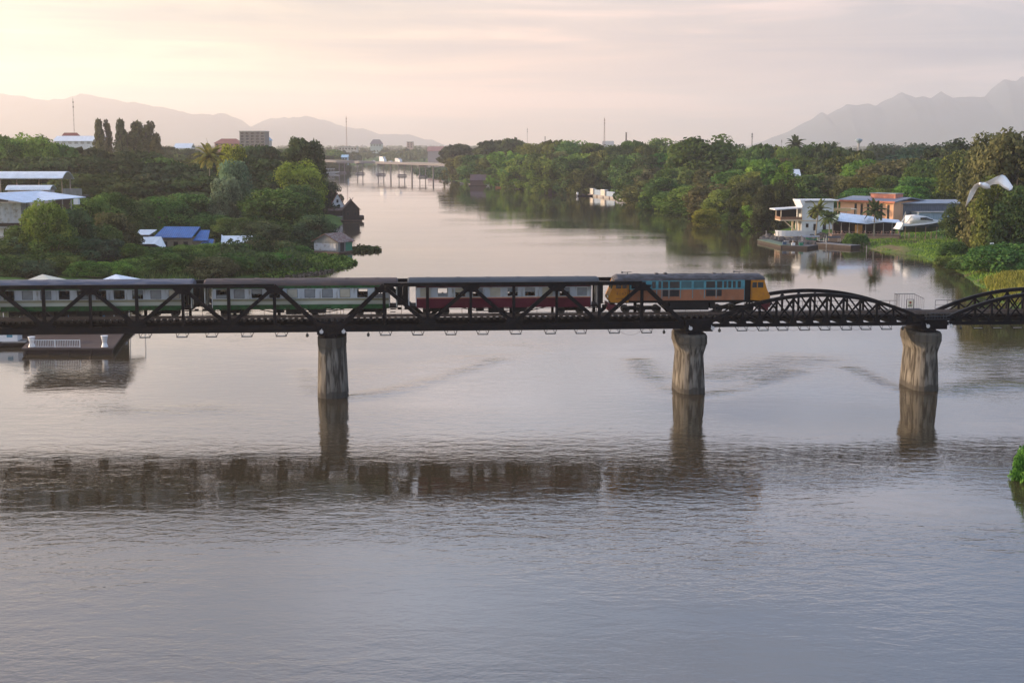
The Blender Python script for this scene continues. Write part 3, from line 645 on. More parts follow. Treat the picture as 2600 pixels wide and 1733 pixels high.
scatter_crowns('undergrowth', 'scrub on the right bank past the edge of the frame', cells(2660, 3500, 118, 380, 230, 12), (.07, .12, .032), 12, 6, 5, .5, 200)
def tufts(name, label, pts, col, hgt, wid, seed, n=5, cat='grass'):
    r = np.random.RandomState(seed); Vs = []; Ts = []
    for (x, y, z) in pts:
        for k in range(n):
            a = r.rand() * 6.28; o = r.randn(2) * wid * .9; L = hgt * (.5 + .8 * r.rand()); le = r.randn(2) * L * .35; w = wid * (.10 + .12 * r.rand())
            p = np.array([x + o[0], y + o[1], z - .05]); s = np.array([math.cos(a), math.sin(a), 0]) * w; t = p + np.array([le[0], le[1], L])
            Vs.append(np.array([p - s, p + s, t + s * .35, t - s * .35])); Ts.append(r.rand())
    o = put(leaf_mesh(name, np.concatenate(Vs), np.array(Ts)), name); o.color = (*col, 1); return tag(o, label, cat, kind='stuff')
def in_poly(pts, X, Y):
    c = np.zeros(X.shape, bool); n = len(pts)
    for i in range(n):
        (ax, ay), (bx, by) = pts[i], pts[(i + 1) % n]
        c ^= ((ay > Y) != (by > Y)) & (X < (bx - ax) * (Y - ay) / (by - ay + 1e-12) + ax)
    return c
def poly_pts(pxpoly, n, seed, z0):
    P = [tuple(atz(x, y, z0)[:2]) for x, y in pxpoly]; r = np.random.RandomState(seed); xs = [p[0] for p in P]; ys = [p[1] for p in P]
    X = r.uniform(min(xs), max(xs), n * 6); Y = r.uniform(min(ys), max(ys), n * 6); k = in_poly(P, X, Y); return X[k], Y[k]
def ground_pts(pxpoly, n, seed, z0=1.8):
    X, Y = poly_pts(pxpoly, n, seed, z0); Z = ground_h(X, Y); k = Z > .12
    k &= bare(X, Y) < .35
    return list(zip(X[k], Y[k], Z[k]))[:n]
tufts('bank_grass', 'green grass covering the sloping right bank', ground_pts([(2155, 596), (2300, 588), (2620, 600), (2640, 800), (2500, 760), (2400, 690), (2300, 655), (2160, 625)], 5200, 1), (.125, .225, .040), .42, .5, 1)
tufts('reed_bed', 'yellowing reeds at the water edge by the right end of the bridge', ground_pts([(2500, 712), (2640, 700), (2660, 770), (2520, 760)], 900, 2, .8), (.19, .20, .04), 1.0, .45, 2, 8, 'reeds')
tufts('bank_grass', 'tall green grass on the left bank above the train roofs', ground_pts([(280, 640), (500, 640), (760, 655), (840, 670), (760, 700), (600, 706), (280, 726)], 3600, 3, 1.0), (.075, .125, .032), 1.0, .45, 3)
def mats_(name, label, pxpoly, n, seed, col, ls=.5, z=.18):
    r = np.random.RandomState(seed); X, Y = poly_pts(pxpoly, n, seed, 0); X, Y = X[:n], Y[:n]; n = len(X)
    pts = np.stack([X, Y, np.abs(r.randn(n)) * z + .04 + np.maximum(0, ground_h(X, Y))], 1); nn = rand_dirs(r, n); nn[:, 2] = np.abs(nn[:, 2]) + .5; nn /= np.linalg.norm(nn, axis=1, keepdims=True)
    V, T = leaf_quads(pts, nn, np.array([ls, ls, ls]), r.rand(n), r); o = put(leaf_mesh(name, V, T), name); o.color = (*col, 1)
    return tag(o, label, 'water plants', kind='stuff')
mats_('floating_plants', 'green water plants spreading from the left bank towards the river', [(620, 700), (740, 660), (800, 650), (880, 655), (908, 668), (880, 680), (820, 690), (700, 706)], 6500, 1, (.085, .15, .03), .5, .28)
mats_('floating_plants', 'thin tongue of water plants floating beside the boathouse hut', [(885, 632), (925, 628), (962, 632), (968, 637), (930, 641), (885, 642)], 2400, 2, (.045, .06, .02), .5, .25)
mats_('floating_plants', 'grey-green water plants at the far right bank below the far bridge', [(1046, 433), (1100, 430), (1170, 434), (1190, 452), (1160, 458), (1110, 450), (1060, 443)], 3800, 3, (.05, .085, .04), 1.4, .8)
mats_('floating_debris', 'grey drifted debris lying in the shallows above the train roof', [(745, 692), (800, 682), (850, 684), (830, 694), (770, 702), (720, 704)], 500, 4, (.10, .09, .07), .55, .08)

# ------------------------------------------------------------------ the railway bridge
TH = math.radians(4.0); EV = Vector((math.cos(TH), math.sin(TH), 0)); NV = Vector((-math.sin(TH), math.cos(TH), 0))
BO = atz(842, 1012) + NV * 2.9
bridge = thing('railway_bridge', 'black steel truss railway bridge on concrete piers crossing the river', 'bridge', tuple(BO), TH)
def bs(px, yo=-2.15, z=8.0):
    """distance along the bridge of the point seen in photo column px, at offset yo across it and height z"""
    u = (px - CX) / F; c = BO + NV * yo
    # X = u * (Y cos p + (H - z) sin p)
    k = (H - z) * sp_
    return (u * (c.y * cp_ + k) - c.x) / (EV.x - u * EV.y * cp_)
X1, X2, X3 = 0.0, bs(1757, -2.0, 0), bs(2350, -2.0, 0)
def stadium(w, d, n=8, tx=0.0):
    r = w / 2; out = []
    for k in range(n + 1): a = math.pi + math.pi * k / n; out.append((tx + r * math.cos(a), -(d / 2 - r) + r * math.sin(a)))
    for k in range(n + 1): a = math.pi * k / n; out.append((tx + r * math.cos(a), (d / 2 - r) + r * math.sin(a)))
    return out
def pier(x, prof, dd):
    mb = MB(); mb.loft([[(px_, py_, z) for px_, py_ in stadium(w, d)] for z, w, d in prof]); o = mb.build('pier', CONC, bridge, False, (x, 0, 0))
    c = MB(); c.box(-.62, .62, -2.6, 2.6, 6.02, 6.3); [c.box(-.35, .35, y - .3, y + .3, 6.302, 6.6) for y in (-2.15, 2.15)]
    c.build('bearing', STEEL, o); return o
pier(X1, [(-3, 3.1, 6.4), (0, 2.95, 6.0), (5.0, 2.62, 5.5), (5.02, 2.72, 5.6), (6.0, 2.74, 5.6)], 6)
for X, k in ((X2, .88), (X3, .86)):
    pier(X, [(-3, 3.5 * k, 6.6), (0, 3.18 * k, 6.2), (1.5, 3.0 * k, 6.0), (3.75, 2.68 * k, 5.6), (4.0, 2.70 * k, 5.7), (4.95, 3.38 * k, 6.2), (5.05, 3.5 * k, 6.3), (5.75, 3.46 * k, 6.3), (6.0, 3.1 * k, 6.1)], 6)

pier(X1 - 37.6, [(-3, 3.1, 6.4), (0, 2.95, 6.0), (5.0, 2.62, 5.5), (5.02, 2.72, 5.6), (6.0, 2.74, 5.6)], 6)
pier(2 * X3 - X2, [(-3, 3.0, 6.6), (0, 2.75, 6.2), (3.9, 2.32, 5.6), (5.0, 3.0, 6.3), (6.0, 2.7, 6.1)], 6)
ZB, ZT = 6.6, 11.42
def truss_span(a, b, n, half_first=False):
    L = b - a; p = L / n
    base = MB()
    for y in (-2.15, 2.15):
        base.box(a, b, y - .17, y + .17, ZB, ZB + .10); base.box(a, b, y - .13, y + .13, ZB + .102, ZB + .62); base.box(a, b, y - .17, y + .17, ZB + .622, ZB + .70)
        for i in range(1, n):                        # gusset plates
            x = a + i * p
            if i % 2 == 0: base.prism_y([(x - .95, ZB + .70), (x + .95, ZB + .70), (x + .45, ZB + 1.25), (x - .45, ZB + 1.25)], y - .10, y + .10)
            else: base.prism_y([(x - 1.0, ZT - .38), (x + 1.0, ZT - .38), (x + .5, ZT - .95), (x - .5, ZT - .95)], y - .10, y + .10)
    for i in range(n + 1): base.box(a + i * p - .12, a + i * p + .12, -1.97, 1.97, ZB + .12, ZB + .66)
    for y in (-.55, .55): base.box(a, b, y - .12, y + .12, ZB + .68, ZB + 1.0)
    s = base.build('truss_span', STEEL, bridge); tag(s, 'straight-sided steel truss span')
    for y in (-2.15, 2.15):
        t = MB(); t.box(a + p, b - p, y - .20, y + .20, ZT - .06, ZT); t.box(a + p, b - p, y - .16, y + .16, ZT - .38, ZT - .062); t.build('top_chord', STEEL, s)
        for x0, x1 in ((a + .1, a + p), (b - .1, b - p)):
            t = MB(); t.beam((x0, y, ZB + .6), (x1, y, ZT - .2), .36, .42); t.build('end_post', STEEL, s)
        for i in range(1, n):
            x = a + i * p; t = MB(); w = .30 if i % 2 == 0 or i in (1, n - 1) else .26
            t.box(x - w / 2, x + w / 2, y - .12, y + .12, ZB + .70, ZT - .38); t.build('vertical', STEEL, s)
        for i in range(1, n - 1):
            x0, x1 = a + i * p, a + (i + 1) * p
            if i % 2 == 0: q0, q1 = (x0, y, ZB + .7), (x1, y, ZT - .38)
            else: q0, q1 = (x0, y, ZT - .38), (x1, y, ZB + .7)
            t = MB(); t.beam(q0, q1, .30 if y < 0 else .28, .36); t.build('diagonal', STEEL, s)
    return s
def arch_span(a, b, n=13):
    L = b - a; p = L / n; c = (a + b) / 2; zb = 6.72
    za = lambda x: 7.35 + 2.72 * (1 - (abs(x - c) / (L / 2)) ** 2.05)
    base = MB()
    for y in (-2.15, 2.15):
        base.box(a, b, y - .17, y + .17, zb, zb + .10); base.box(a, b, y - .12, y + .12, zb + .102, zb + .34)
        for i in range(1, n): x = a + i * p; base.prism_y([(x - .42, zb + .34), (x + .42, zb + .34), (x + .16, zb + .95), (x - .16, zb + .95)], y - .08, y + .08)
    for i in range(n + 1): base.box(a + i * p - .10, a + i * p + .10, -1.97, 1.97, zb + .1, zb + .60)
    for y in (-.55, .55): base.box(a, b, y - .12, y + .12, zb + .62, ZB + 1.0)
    s = base.build('truss_span', STEEL, bridge); tag(s, 'curved steel truss span with bowed top chord')
    for y in (-2.15, 2.15):
        t = MB(); rings = []
        for k in range(33):
            x = a + L * k / 32; z = za(x); rings.append([(x, y - .2, z - .36), (x, y + .2, z - .36), (x, y + .2, z), (x, y - .2, z)])
        t.loft(rings); t.build('top_chord', STEEL, s)
        for i in range(1, n):
            x = a + i * p; t = MB(); t.box(x - .10, x + .10, y - .10, y + .10, zb + .9, za(x) - .36); t.build('vertical', STEEL, s)
        for i in range(1, n - 1):
            x0, x1 = a + i * p, a + (i + 1) * p
            t = MB(); t.beam((x0, y - .05, zb + .5), (x1, y - .05, za(x1) - .36), .10, .15); t.build('diagonal', STEEL, s)
            t = MB(); t.beam((x0, y + .06, za(x0) - .36), (x1, y + .06, zb + .5), .10, .16); t.build('diagonal', STEEL, s)
    return s
G = 1.0
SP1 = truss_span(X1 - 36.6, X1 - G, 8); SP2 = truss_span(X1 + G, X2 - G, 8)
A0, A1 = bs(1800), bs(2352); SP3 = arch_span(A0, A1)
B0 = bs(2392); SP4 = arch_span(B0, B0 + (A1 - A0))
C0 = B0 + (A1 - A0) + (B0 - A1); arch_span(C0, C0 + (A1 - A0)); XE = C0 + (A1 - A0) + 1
# track
d = MB(); x = X1 - 39
while x < XE: d.box(x, x + .24, -1.75, 1.75, 7.62, 7.80); x += .62
for y in (-1.45, 1.45): d.box(X1 - 39, XE, y - .22, y + .22, 7.802, 7.84)
d.build('sleepers', SLEEP, bridge)
for y in (-.53, .53):
    r_ = MB(); r_.box(X1 - 39, XE, y - .035, y + .035, 7.80, 7.98); r_.build('rail', RAILM, bridge)
for x in (X1, (X2 + A0) / 2 - .2, (A1 + B0) / 2): fp = MB(); fp.box(x - 1.35, x + 1.35, -2.36, 2.36, 6.305, 7.55); fp.build('cross_girder', STEEL, bridge)
# far side railing
def railing(a, b, y, z0, z1, mid=(.5,), step=1.55, bars=0.0):
    m = MB(); m.tube((a, y, z1), (b, y, z1), .032, n=6)
    for t in mid: m.tube((a, y, z0 + (z1 - z0) * t), (b, y, z0 + (z1 - z0) * t), .022, n=5)
    x = a
    while x <= b + .01: m.tube((x, y, z0), (x, y, z1), .028, n=5); x += step
    if bars:
        x = a
        while x <= b: m.tube((x, y, z0), (x, y, z1), .013, n=4); x += bars
    return m
RX = bs(2290, 2.5)
railing(X1 - 38, RX - .6, 2.55, 7.7, 8.72, (.5, .1)).build('railing', STEELG, bridge)
railing(RX + 3.6, XE, 2.55, 7.7, 8.72, (.5, .1), 1.3).build('railing', STEELG, bridge)
rf = MB(); rf.box(RX - .3, RX + 2.4, 2.45, 4.1, 7.55, 7.7); plat = rf.build('refuge_platform', STEEL, bridge)
c_ = MB()
for (x0, y0, x1, y1, za_, zb_) in ((RX - .3, 4.05, RX + 1.9, 4.05, 9.25, 9.25), (RX + 1.9, 4.05, RX + 2.35, 2.5, 9.2, 8.9), (RX - .3, 4.05, RX - .3, 2.5, 9.25, 9.25)):
    c_.tube((x0, y0, za_), (x1, y1, zb_), .035, n=6)
    n_ = max(4, int(math.hypot(x1 - x0, y1 - y0) / .27))
    for k in range(n_ + 1):
        t = k / n_; x, y = x0 + (x1 - x0) * t, y0 + (y1 - y0) * t; c_.tube((x, y, 7.7), (x, y, za_ + (zb_ - za_) * t), .016, n=4)
c_.build('cage', STEELG, plat)
f_ = MB(); xs_ = bs(2311, 2.3)
f_.beam((xs_ - .38, 2.38, 7.7), (xs_ - .38, 2.38, 8.85), .06, .06); f_.beam((xs_ + .38, 2.38, 7.7), (xs_ + .38, 2.38, 8.85), .06, .06); f_.beam((xs_ - .38, 2.38, 8.85), (xs_ + .38, 2.38, 8.85), .05, .05); f_.build('sign_frame', STEELG, plat)
sg = MB(); sg.box(xs_ - .27, xs_ + .27, 2.30, 2.33, 8.0, 8.75); sg = sg.build('warning_sign', mat('sign_cream', (.75, .70, .50), .5, .05), plat)
k_ = MB(); ring = [(xs_ + .13 * math.cos(a), 8.52 + .13 * math.sin(a)) for a in [i * math.pi / 8 for i in range(16)]]; k_.prism_y(ring, 2.285, 2.298)
k_.build('emblem', mat('sign_red', (.30, .07, .04), .5, .05), sg)
k_ = MB(); [k_.box(xs_ - .2 + .11 * i, xs_ - .13 + .11 * i, 2.285, 2.298, 8.12 + .03 * (i % 2), 8.26 + .03 * (i % 3)) for i in range(4)]; k_.build('lettering', BLACK, sg)
# little refuge balcony over the first pier, near side railing over the gap between the arches
p1 = MB(); p1.box(X1 - 1.1, X1 + 1.0, 2.3, 3.6, 7.5, 7.62); p1 = p1.build('refuge_platform', STEEL, bridge)
railing(X1 - 1.1, X1 + 1.0, 3.55, 7.62, 8.65, (.5,), .7, .3).build('cage', STEELG, p1)
n1 = MB(); n1.box(A1 - .3, B0 + .6, -3.0, -2.4, 7.28, 7.38); n1 = n1.build('refuge_platform', STEEL, bridge)
railing(A1 - .1, B0 + .5, -2.45, 7.38, 8.0, (.5,), .9, .3).build('cage', STEELG, n1)
# hanging lamp brackets and lamps under the near side
def bracket_mesh(z):
    m = MB(); y = -2.62
    for s_ in (-1, 1):
        m.beam((s_ * .62, y + .35, z), (s_ * .48, y, z - .30), .05, .05); m.beam((s_ * .30, y + .35, z), (s_ * .46, y, z - .30), .03, .03)
    m.box(-.52, .52, y - .11, y + .11, z - .37, z - .30); m.box(-.44, .44, y - .09, y + .09, z - .29, z - .272, 1)
    return m.mesh('lamp_bracket', [STEEL, mat('lamp_glass', (.55, .55, .52), .3, .05)])
bm1, bm2 = bracket_mesh(6.6), bracket_mesh(6.72)
for px in (368, 462, 537, 627, 714, 979, 1061, 1145, 1226, 1310, 1398, 1475, 1560, 1642): put(bm1, 'lamp_bracket', bridge, (bs(px, -2.6, 6.4), 0, 0))
for px in (1884, 1938, 1988, 2043, 2095, 2150, 2199, 2251, 2483, 2532, 2583): put(bm2, 'lamp_bracket', bridge, (bs(px, -2.6, 6.5), 0, 0))
lm = MB(); lm.tube((0, 0, 0), (0, 0, -.16), .03, n=6); lm.loft([[(r * math.cos(a), r * math.sin(a), z) for a in [i * math.pi / 4 for i in range(8)]] for z, r in ((-.14, .07), (-.26, .14), (-.40, .15), (-.50, .08))])
lmm = lm.mesh('hanging_lamp', mat('lamp_body', (.05, .045, .035), .5))
for px, z in ((780, 6.6), (935, 6.6), (1686, 6.6), (1827, 6.7), (2292, 6.75), (2440, 6.75)): put(lmm, 'hanging_lamp', bridge, (bs(px, -2.5, z), -2.5, z + .04))
fl = MB(); fl.loft([[(r * math.cos(a), y, r * math.sin(a)) for a in [i * math.pi / 5 for i in range(10)]] for y, r in ((-.30, .19), (-.28, .2), (0, .09))]); fl.beam((0, 0, -.05), (0, .35, .2), .05, .05)
flm = fl.mesh('floodlight', mat('lamp_white', (.5, .5, .5), .35, .05))
for px in (817, 873, 1751, 1807, 2352, 2410): put(flm, 'floodlight', bridge, (bs(px, -2.5, 6.8), -2.75, 6.72))
cb = MB()
for a, b in ((1560, 1642), (1884, 1938), (1938, 1988), (1988, 2043), (2043, 2095), (2095, 2150), (2150, 2199)):
    xa, xb = bs(a, -2.6, 6.4) + .4, bs(b, -2.6, 6.4) - .4; z = 6.55 if a < 1700 else 6.66
    pts = [(xa + (xb - xa) * t, -2.5, z - .34 * 4 * t * (1 - t) * (1.5 if a < 1700 else 1)) for t in [i / 8 for i in range(9)]]; cb.path(pts, [.012] * 9, 4)
cb.build('power_cable', BLACK, bridge)

# ------------------------------------------------------------------ the train
RZ = 7.98
def at_track(px, z=9.5): return bs(px, -1.37, z)
def on_bridge(x, y=0, z=RZ): p = BO + EV * x + NV * y; return (p.x, p.y, z)
WHEEL = mat('wheel_steel', (.05, .045, .04), .5)
def wheelset(parent, x):
    for y in (-.5, .5):
        w = MB(); w.tube((x, y - .06, .40), (x, y + .06, .40), .40, n=16); w.build('wheel', WHEEL, parent)
def bogie(root, xc, axles, wb):
    m = MB()
    for y in (-.72, .72):
        m.box(xc - wb / 2 - .35, xc + wb / 2 + .35, y - .08, y + .08, .38, .62)
        for a in range(axles): x = xc - wb / 2 + wb * a / (axles - 1); m.box(x - .14, x + .14, y - .13, y + .13, .28, .55)
        m.box(xc - .3, xc + .3, y - .12, y + .12, .55, .78)
    b = m.build('bogie', BLACK, root)
    for a in range(axles): wheelset(b, xc - wb / 2 + wb * a / (axles - 1))
def roof_poly(w, z0, z1, n=12):
    return [(-w * math.cos(math.pi * k / n) , z0 + (z1 - z0) * math.sin(math.pi * k / n) ** .8) for k in range(n + 1)]
SHADE = mat('window_shade', (.32, .31, .25), .7, .12); GREYP = mat('window_pane_grey', (.13, .16, .18), .25, .2)
def coach(px0, px1, label, roofc, upper, mid1, mid2, lower, seed, maroon=False):
    x0, x1 = at_track(px0, 11.5), at_track(px1, 11.5); L = x1 - x0; r = random.Random(seed)
    t = thing('passenger_coach', label, 'train coach', on_bridge(x0), TH, 'coaches of the train')
    W2 = 1.37; v = .95
    def strip(name, z0, z1, m, a=v, b=None, inset=0):
        b = L - v if b is None else b; q = MB()
        for y in (-W2 + inset, W2 - .06 - inset): q.box(a, b, y, y + .06, z0, z1)
        return q.build(name, m, t)
    strip('lower_panel', .80, 1.27, lower)
    strip('stripe', 1.27, 1.62 if not maroon else 1.76, mid1); strip('stripe', 1.62 if not maroon else 1.76, 1.86, mid2)
    strip('upper_panel', 2.86, 3.20, upper)
    fl_ = MB(); fl_.box(.2, L - .2, -1.3, 1.3, .98, 1.06)
    for x in (v, L - v - .06): fl_.box(x, x + .06, -1.3, -.35, 1.06, 3.1); fl_.box(x, x + .06, .35, 1.3, 1.06, 3.1)
    fl_.build('floor', DWOOD, t)
    # window band: white pillars with openings through the car
    nw = 10; pw = (L - 2 * v) / nw; ww = 1.04; wb = MB()
    for y in (-W2, W2 - .06):
        wb.box(v, L - v, y, y + .06, 1.86, 1.93); wb.box(v, L - v, y, y + .06, 2.80, 2.86)
        for i in range(nw + 1):
            xa = max(v, v + i * pw - (pw - ww) / 2); xb = min(L - v, v + i * pw + (pw - ww) / 2); wb.box(xa, xb, y, y + .06, 1.93, 2.80)
    band = wb.build('window_band', CWH, t)
    fr = MB()
    for (a, b, c, e) in ((0, .035, 0, .87), (ww - .035, ww, 0, .87), (.035, ww - .035, 0, .035), (.035, ww - .035, .835, .87)): fr.box(a, b, -.02, .02, c, e)
    fm = fr.mesh('window', BLACK if not maroon else SHADE)
    for i in range(nw):
        for y in (-W2 + .035, W2 - .035):
            w_ = put(fm, 'window', t, (v + i * pw + (pw - ww) / 2, y, 1.93))
            k = r.random(); op = .42 if y < 0 else .75
            if maroon and y < 0: op = .15
            if k > op:
                q = MB(); h0 = .035 if r.random() < .7 else .42; q.box(.036, ww - .036, -.008, .008, h0, .834); put(q.mesh('blind', SHADE if r.random() < (.65 if maroon else .3) else GREYP), 'blind', w_)
            elif r.random() < .6:
                q = MB(); q.box(.036, ww - .036, -.008, .008, .036, .30 + .1 * r.random()); put(q.mesh('sash', GREYP if r.random() < .6 else BLACK), 'sash', w_)
    # seats and people-height backs make the dark line inside
    st = MB()
    for i in range(nw):
        x = v + i * pw + pw * .5
        for y in (-.95, .55): st.box(x - .28, x + .28, y, y + .42, 1.45, 1.52); st.box(x - .06, x + .06, y, y + .42, 1.52, 2.15)
    st.build('seats', DWOOD, t)
    # vestibules with open doors
    vb = MB()
    for a, b in ((.12, .24), (v - .09, v - .002), (L - .24, L - .12), (L - v + .002, L - v + .09)):
        for y in (-W2 + .05, W2 - .11): vb.box(a, b, y, y + .06, .95, 3.1)
    for a, b in ((.12, .17), (L - .17, L - .12)): vb.box(a, b, -1.26, -.42, 1.0, 3.1); vb.box(a, b, .42, 1.26, 1.0, 3.1)
    vb.build('door_frame', CWH if maroon else mid1, t)
    stp = MB()
    for a in (.26, L - v + .12):
        for y in (-W2 - .02, W2 - .2): stp.box(a, a + .55, y, y + .22, .42, .47); stp.box(a, a + .55, y, y + .22, .72, .77)
    stp.build('step', BLACK, t)
    hr = MB()
    for a in (.18, v - .05, L - .18, L - v + .05): hr.tube((a, -W2 - .05, 1.1), (a, -W2 - .05, 2.6), .022, n=6)
    hr.build('handrail', WHITE, t)
    rp = roof_poly(W2 + .04, 3.14, 3.76); rm = MB()
    full = [(y, z) for y, z in rp]; ends = [(y * .9, 3.14 + (z - 3.14) * .8) for y, z in rp]
    rm.loft([[(0.05, y, z) for y, z in ends], [(.22, y, z) for y, z in full], [(L - .22, y, z) for y, z in full], [(L - .05, y, z) for y, z in ends]]); rf_ = rm.build('roof', roofc, t, False)
    vn = MB(); vn.box(-.2, .2, -.14, .14, 3.58, 3.74); vn = vn.mesh('roof_vent', roofc)
    for i in range(6):
        for y in (-.5, .5): put(vn, 'roof_vent', rf_, (L * (i + .7) / 6.4, y, 0))
    u = MB(); u.box(.1, L - .1, -1.15, 1.15, .80, .96); u.box(L * .42, L * .50, -1.2, -.5, .28, .80); u.box(L * .55, L * .62, -1.2, 1.2, .35, .8); u.box(L * .36, L * .40, .3, 1.2, .3, .8)
    for y in (-1.0, 1.0): u.beam((L * .28, y, .80), (L * .36, y, .45), .06, .08); u.beam((L * .36, y, .45), (L * .64, y, .45), .06, .08); u.beam((L * .64, y, .45), (L * .72, y, .80), .06, .08)
    u.box(-.28, .1, -.12, .12, .55, .75); u.box(L - .1, L + .28, -.12, .12, .55, .75)
    u.build('underframe', BLACK, t)
    for a in (-.42, L - .10): bl = MB(); bl.box(a, a + .52, -.42, .42, 1.0, 3.02); bl.build('gangway', BLACK, t)
    bogie(t, 2.9, 2, 1.9); bogie(t, L - 2.9, 2, 1.9)
    return t
CWH = mat('coach_white', (.34, .38, .41), .6, .12, 1.5, (1, 1, .3), dark=(.18, .18, .16), dthr=.60, spec=.15)
GRN = mat('coach_green', (.022, .085, .030), .45, .15, 1.5, dark=(.02, .04, .02), spec=.12); CRM = mat('coach_grey_cream', (.33, .35, .30), .5, .12, 2, (.3, 1, 2), spec=.12); OLV = mat('coach_olive', (.19, .185, .12), .5, .12, 2, spec=.12)
MAR = mat('coach_maroon', (.085, .012, .024), .4, .15, 1.5, spec=.12); ORG = mat('coach_orange_line', (.42, .20, .12), .5, .1, spec=.12); MAR2 = mat('coach_maroon_upper', (.07, .010, .018), .4, .15, spec=.12)
RB = mat('roof_blue_grey', (.075, .085, .12), .8, .25, 1.0, (.25, 1, 1), dark=(.16, .15, .17)); RBR = mat('roof_brown_grey', (.068, .052, .052), .85, .28, 1.0, (.3, 1, 1), dark=(.10, .07, .06)); RGR = mat('roof_dull_grey', (.055, .062, .072), .85, .28, 1.0, (.3, 1, 1))
coach(-28, 489, 'leftmost coach with blue-grey roof and dark green lower side, cut by the frame', RB, GRN, CRM, OLV, GRN, 1)
coach(514, 1011, 'middle coach with brownish roof, olive stripe and green lower side', RBR, GRN, CRM, OLV, GRN, 4)
coach(1033, 1524, 'maroon and white coach coupled behind the orange locomotive', RGR, MAR2, MAR, ORG, MAR, 3, True)

# locomotive
lx0, lx1 = at_track(1545, 10), at_track(1956, 10); LL = lx1 - lx0
loco = thing('diesel_locomotive', 'weathered orange and yellow diesel locomotive with sky blue window band, heading right', 'locomotive', on_bridge(lx0), TH)
LO = mat('loco_faded_orange', (.26, .115, .065), .6, .18, 1.2, (1, 1, .5), dark=(.22, .14, .10), dthr=.62, spec=.12); LY = mat('loco_yellow', (.40, .175, .025), .5, .12, 1.5, dark=(.30, .13, .05), dthr=.62, spec=.12)
LB = mat('loco_sky_blue', (.075, .23, .28), .55, .25, 2, dark=(.10, .22, .26), dthr=.62, spec=.12); LR = mat('loco_roof', (.075, .072, .082), .7, .45, 1.6, (.5, 1, 1), dark=(.035, .03, .03), dthr=.5)
LG = mat('grille', (.012, .012, .014), .7, .2, 4)
cabL, cabR = 2.05, LL - 2.0; YW = 1.35
q = MB(); q.box(cabL + .1, cabR - .65, -YW, YW, 1.38, 2.48); q.build('lower_body', LO, loco)
q = MB(); q.box(cabL + .1, cabR - .65, -YW + .002, YW - .002, 2.482, 3.40); ub = q.build('window_band', LB, loco)
for cx, flip, w_ in ((0, 1, cabL), (LL, -1, LL - cabR)):
    prof = [(cx + flip * .28, 1.22), (cx + flip * w_, 1.22 if flip > 0 else 1.38), (cx + flip * w_, 3.38), (cx + flip * .62, 3.38), (cx + flip * .50, 2.95), (cx + flip * .38, 2.55), (cx + flip * .02, 1.75), (cx + flip * .0, 1.55)]
    q = MB(); q.prism_y(prof, -YW + .02, YW - .02); cab = q.build('cab', LY, loco)
    w = MB()
    for y in (-YW + .005, YW - .025):
        a = cx + flip * .74; b = cx + flip * 1.30; w.box(min(a, b), max(a, b), y, y + .02, 2.62, 3.16)
        a = cx + flip * 1.40; b = cx + flip * 1.85; w.box(min(a, b), max(a, b), y, y + .02, 2.62, 3.16)
    w.build('side_window', GLASS, cab)
    w = MB()
    for y in (-.62, .62): w.add([(cx + flip * (.365), y - .5, 2.58), (cx + flip * (.365), y + .5, 2.58), (cx + flip * .49, y + .46, 3.02), (cx + flip * .49, y - .46, 3.02)], [(0, 1, 2, 3)])
    w.build('windscreen', GLASS, cab)
    hl = MB()
    for y in (-.75, .75): hl.tube((cx + flip * .03, y, 1.75), (cx - flip * .06, y, 1.75), .13, n=12)
    hl.tube((cx + flip * .62, 0, 3.30), (cx + flip * .45, 0, 3.30), .13, n=10); hl.build('headlight', mat('lens', (.5, .5, .45), .2), cab)
    bf = MB(); bf.box(cx + flip * .05 - .08, cx + flip * .05 + .08, -1.25, 1.25, .60, 1.12)
    bf.prism_y([(cx + flip * .05, .95), (cx + flip * .85, .95), (cx + flip * .55, .25), (cx + flip * .15, .25)], -1.15, 1.15); bf.build('buffer_beam', mat('buffer_red', (.13, .018, .03), .6, .2), loco)
    cp = MB(); cp.box(min(cx, cx - flip * .45), max(cx, cx - flip * .45), -.14, .14, .62, .86); cp.build('coupler', BLACK, loco)
    hr = MB()
    for a in (1.92,): [hr.tube((cx + flip * a, y, 1.5), (cx + flip * a, y, 3.0), .02, n=5) for y in (-YW - .04, YW + .04)]
    hr.build('handrail', STEELG, cab)
q = MB(); q.box(cabR - .65, cabR, -YW + .12, YW - .12, 1.38, 3.4); q.build('door_recess', BLACK, loco)
q = MB(); q.box(cabR - .70, cabR - .651, -YW - .005, -YW + .05, 1.38, 3.38); q.build('door', LB, loco)
rp = [(-YW - .03, 3.40), (-YW + .06, 3.62), (-YW + .42, 3.84), (-.45, 3.93), (.45, 3.93), (YW - .42, 3.84), (YW - .06, 3.62), (YW + .03, 3.40)]
q = MB(); q.loft([[(.62, y * .93, 3.39 + (z - 3.39) * .55) for y, z in rp], [(.95, y, z) for y, z in rp], [(LL - .95, y, z) for y, z in rp], [(LL - .55, y * .95, 3.39 + (z - 3.39) * .6) for y, z in rp]])
for k in range(9): x = 2 + k * 1.45; q.box(x, x + .07, -YW - .01, YW + .01, 3.44, 3.47)
rf_ = q.build('roof', LR, loco)
q = MB()
for x, w, h in ((3.0, .5, .06), (5.1, .22, .13), (6.0, .18, .16), (7.6, 1.1, .05), (9.6, .9, .05), (11.0, .2, .12), (11.9, .18, .1)): q.prism_y([(x - w, 3.92), (x + w, 3.92), (x + w * .6, 3.92 + h), (x - w * .6, 3.92 + h)], -.3, .3)
q.build('roof_hatch', LR, rf_)
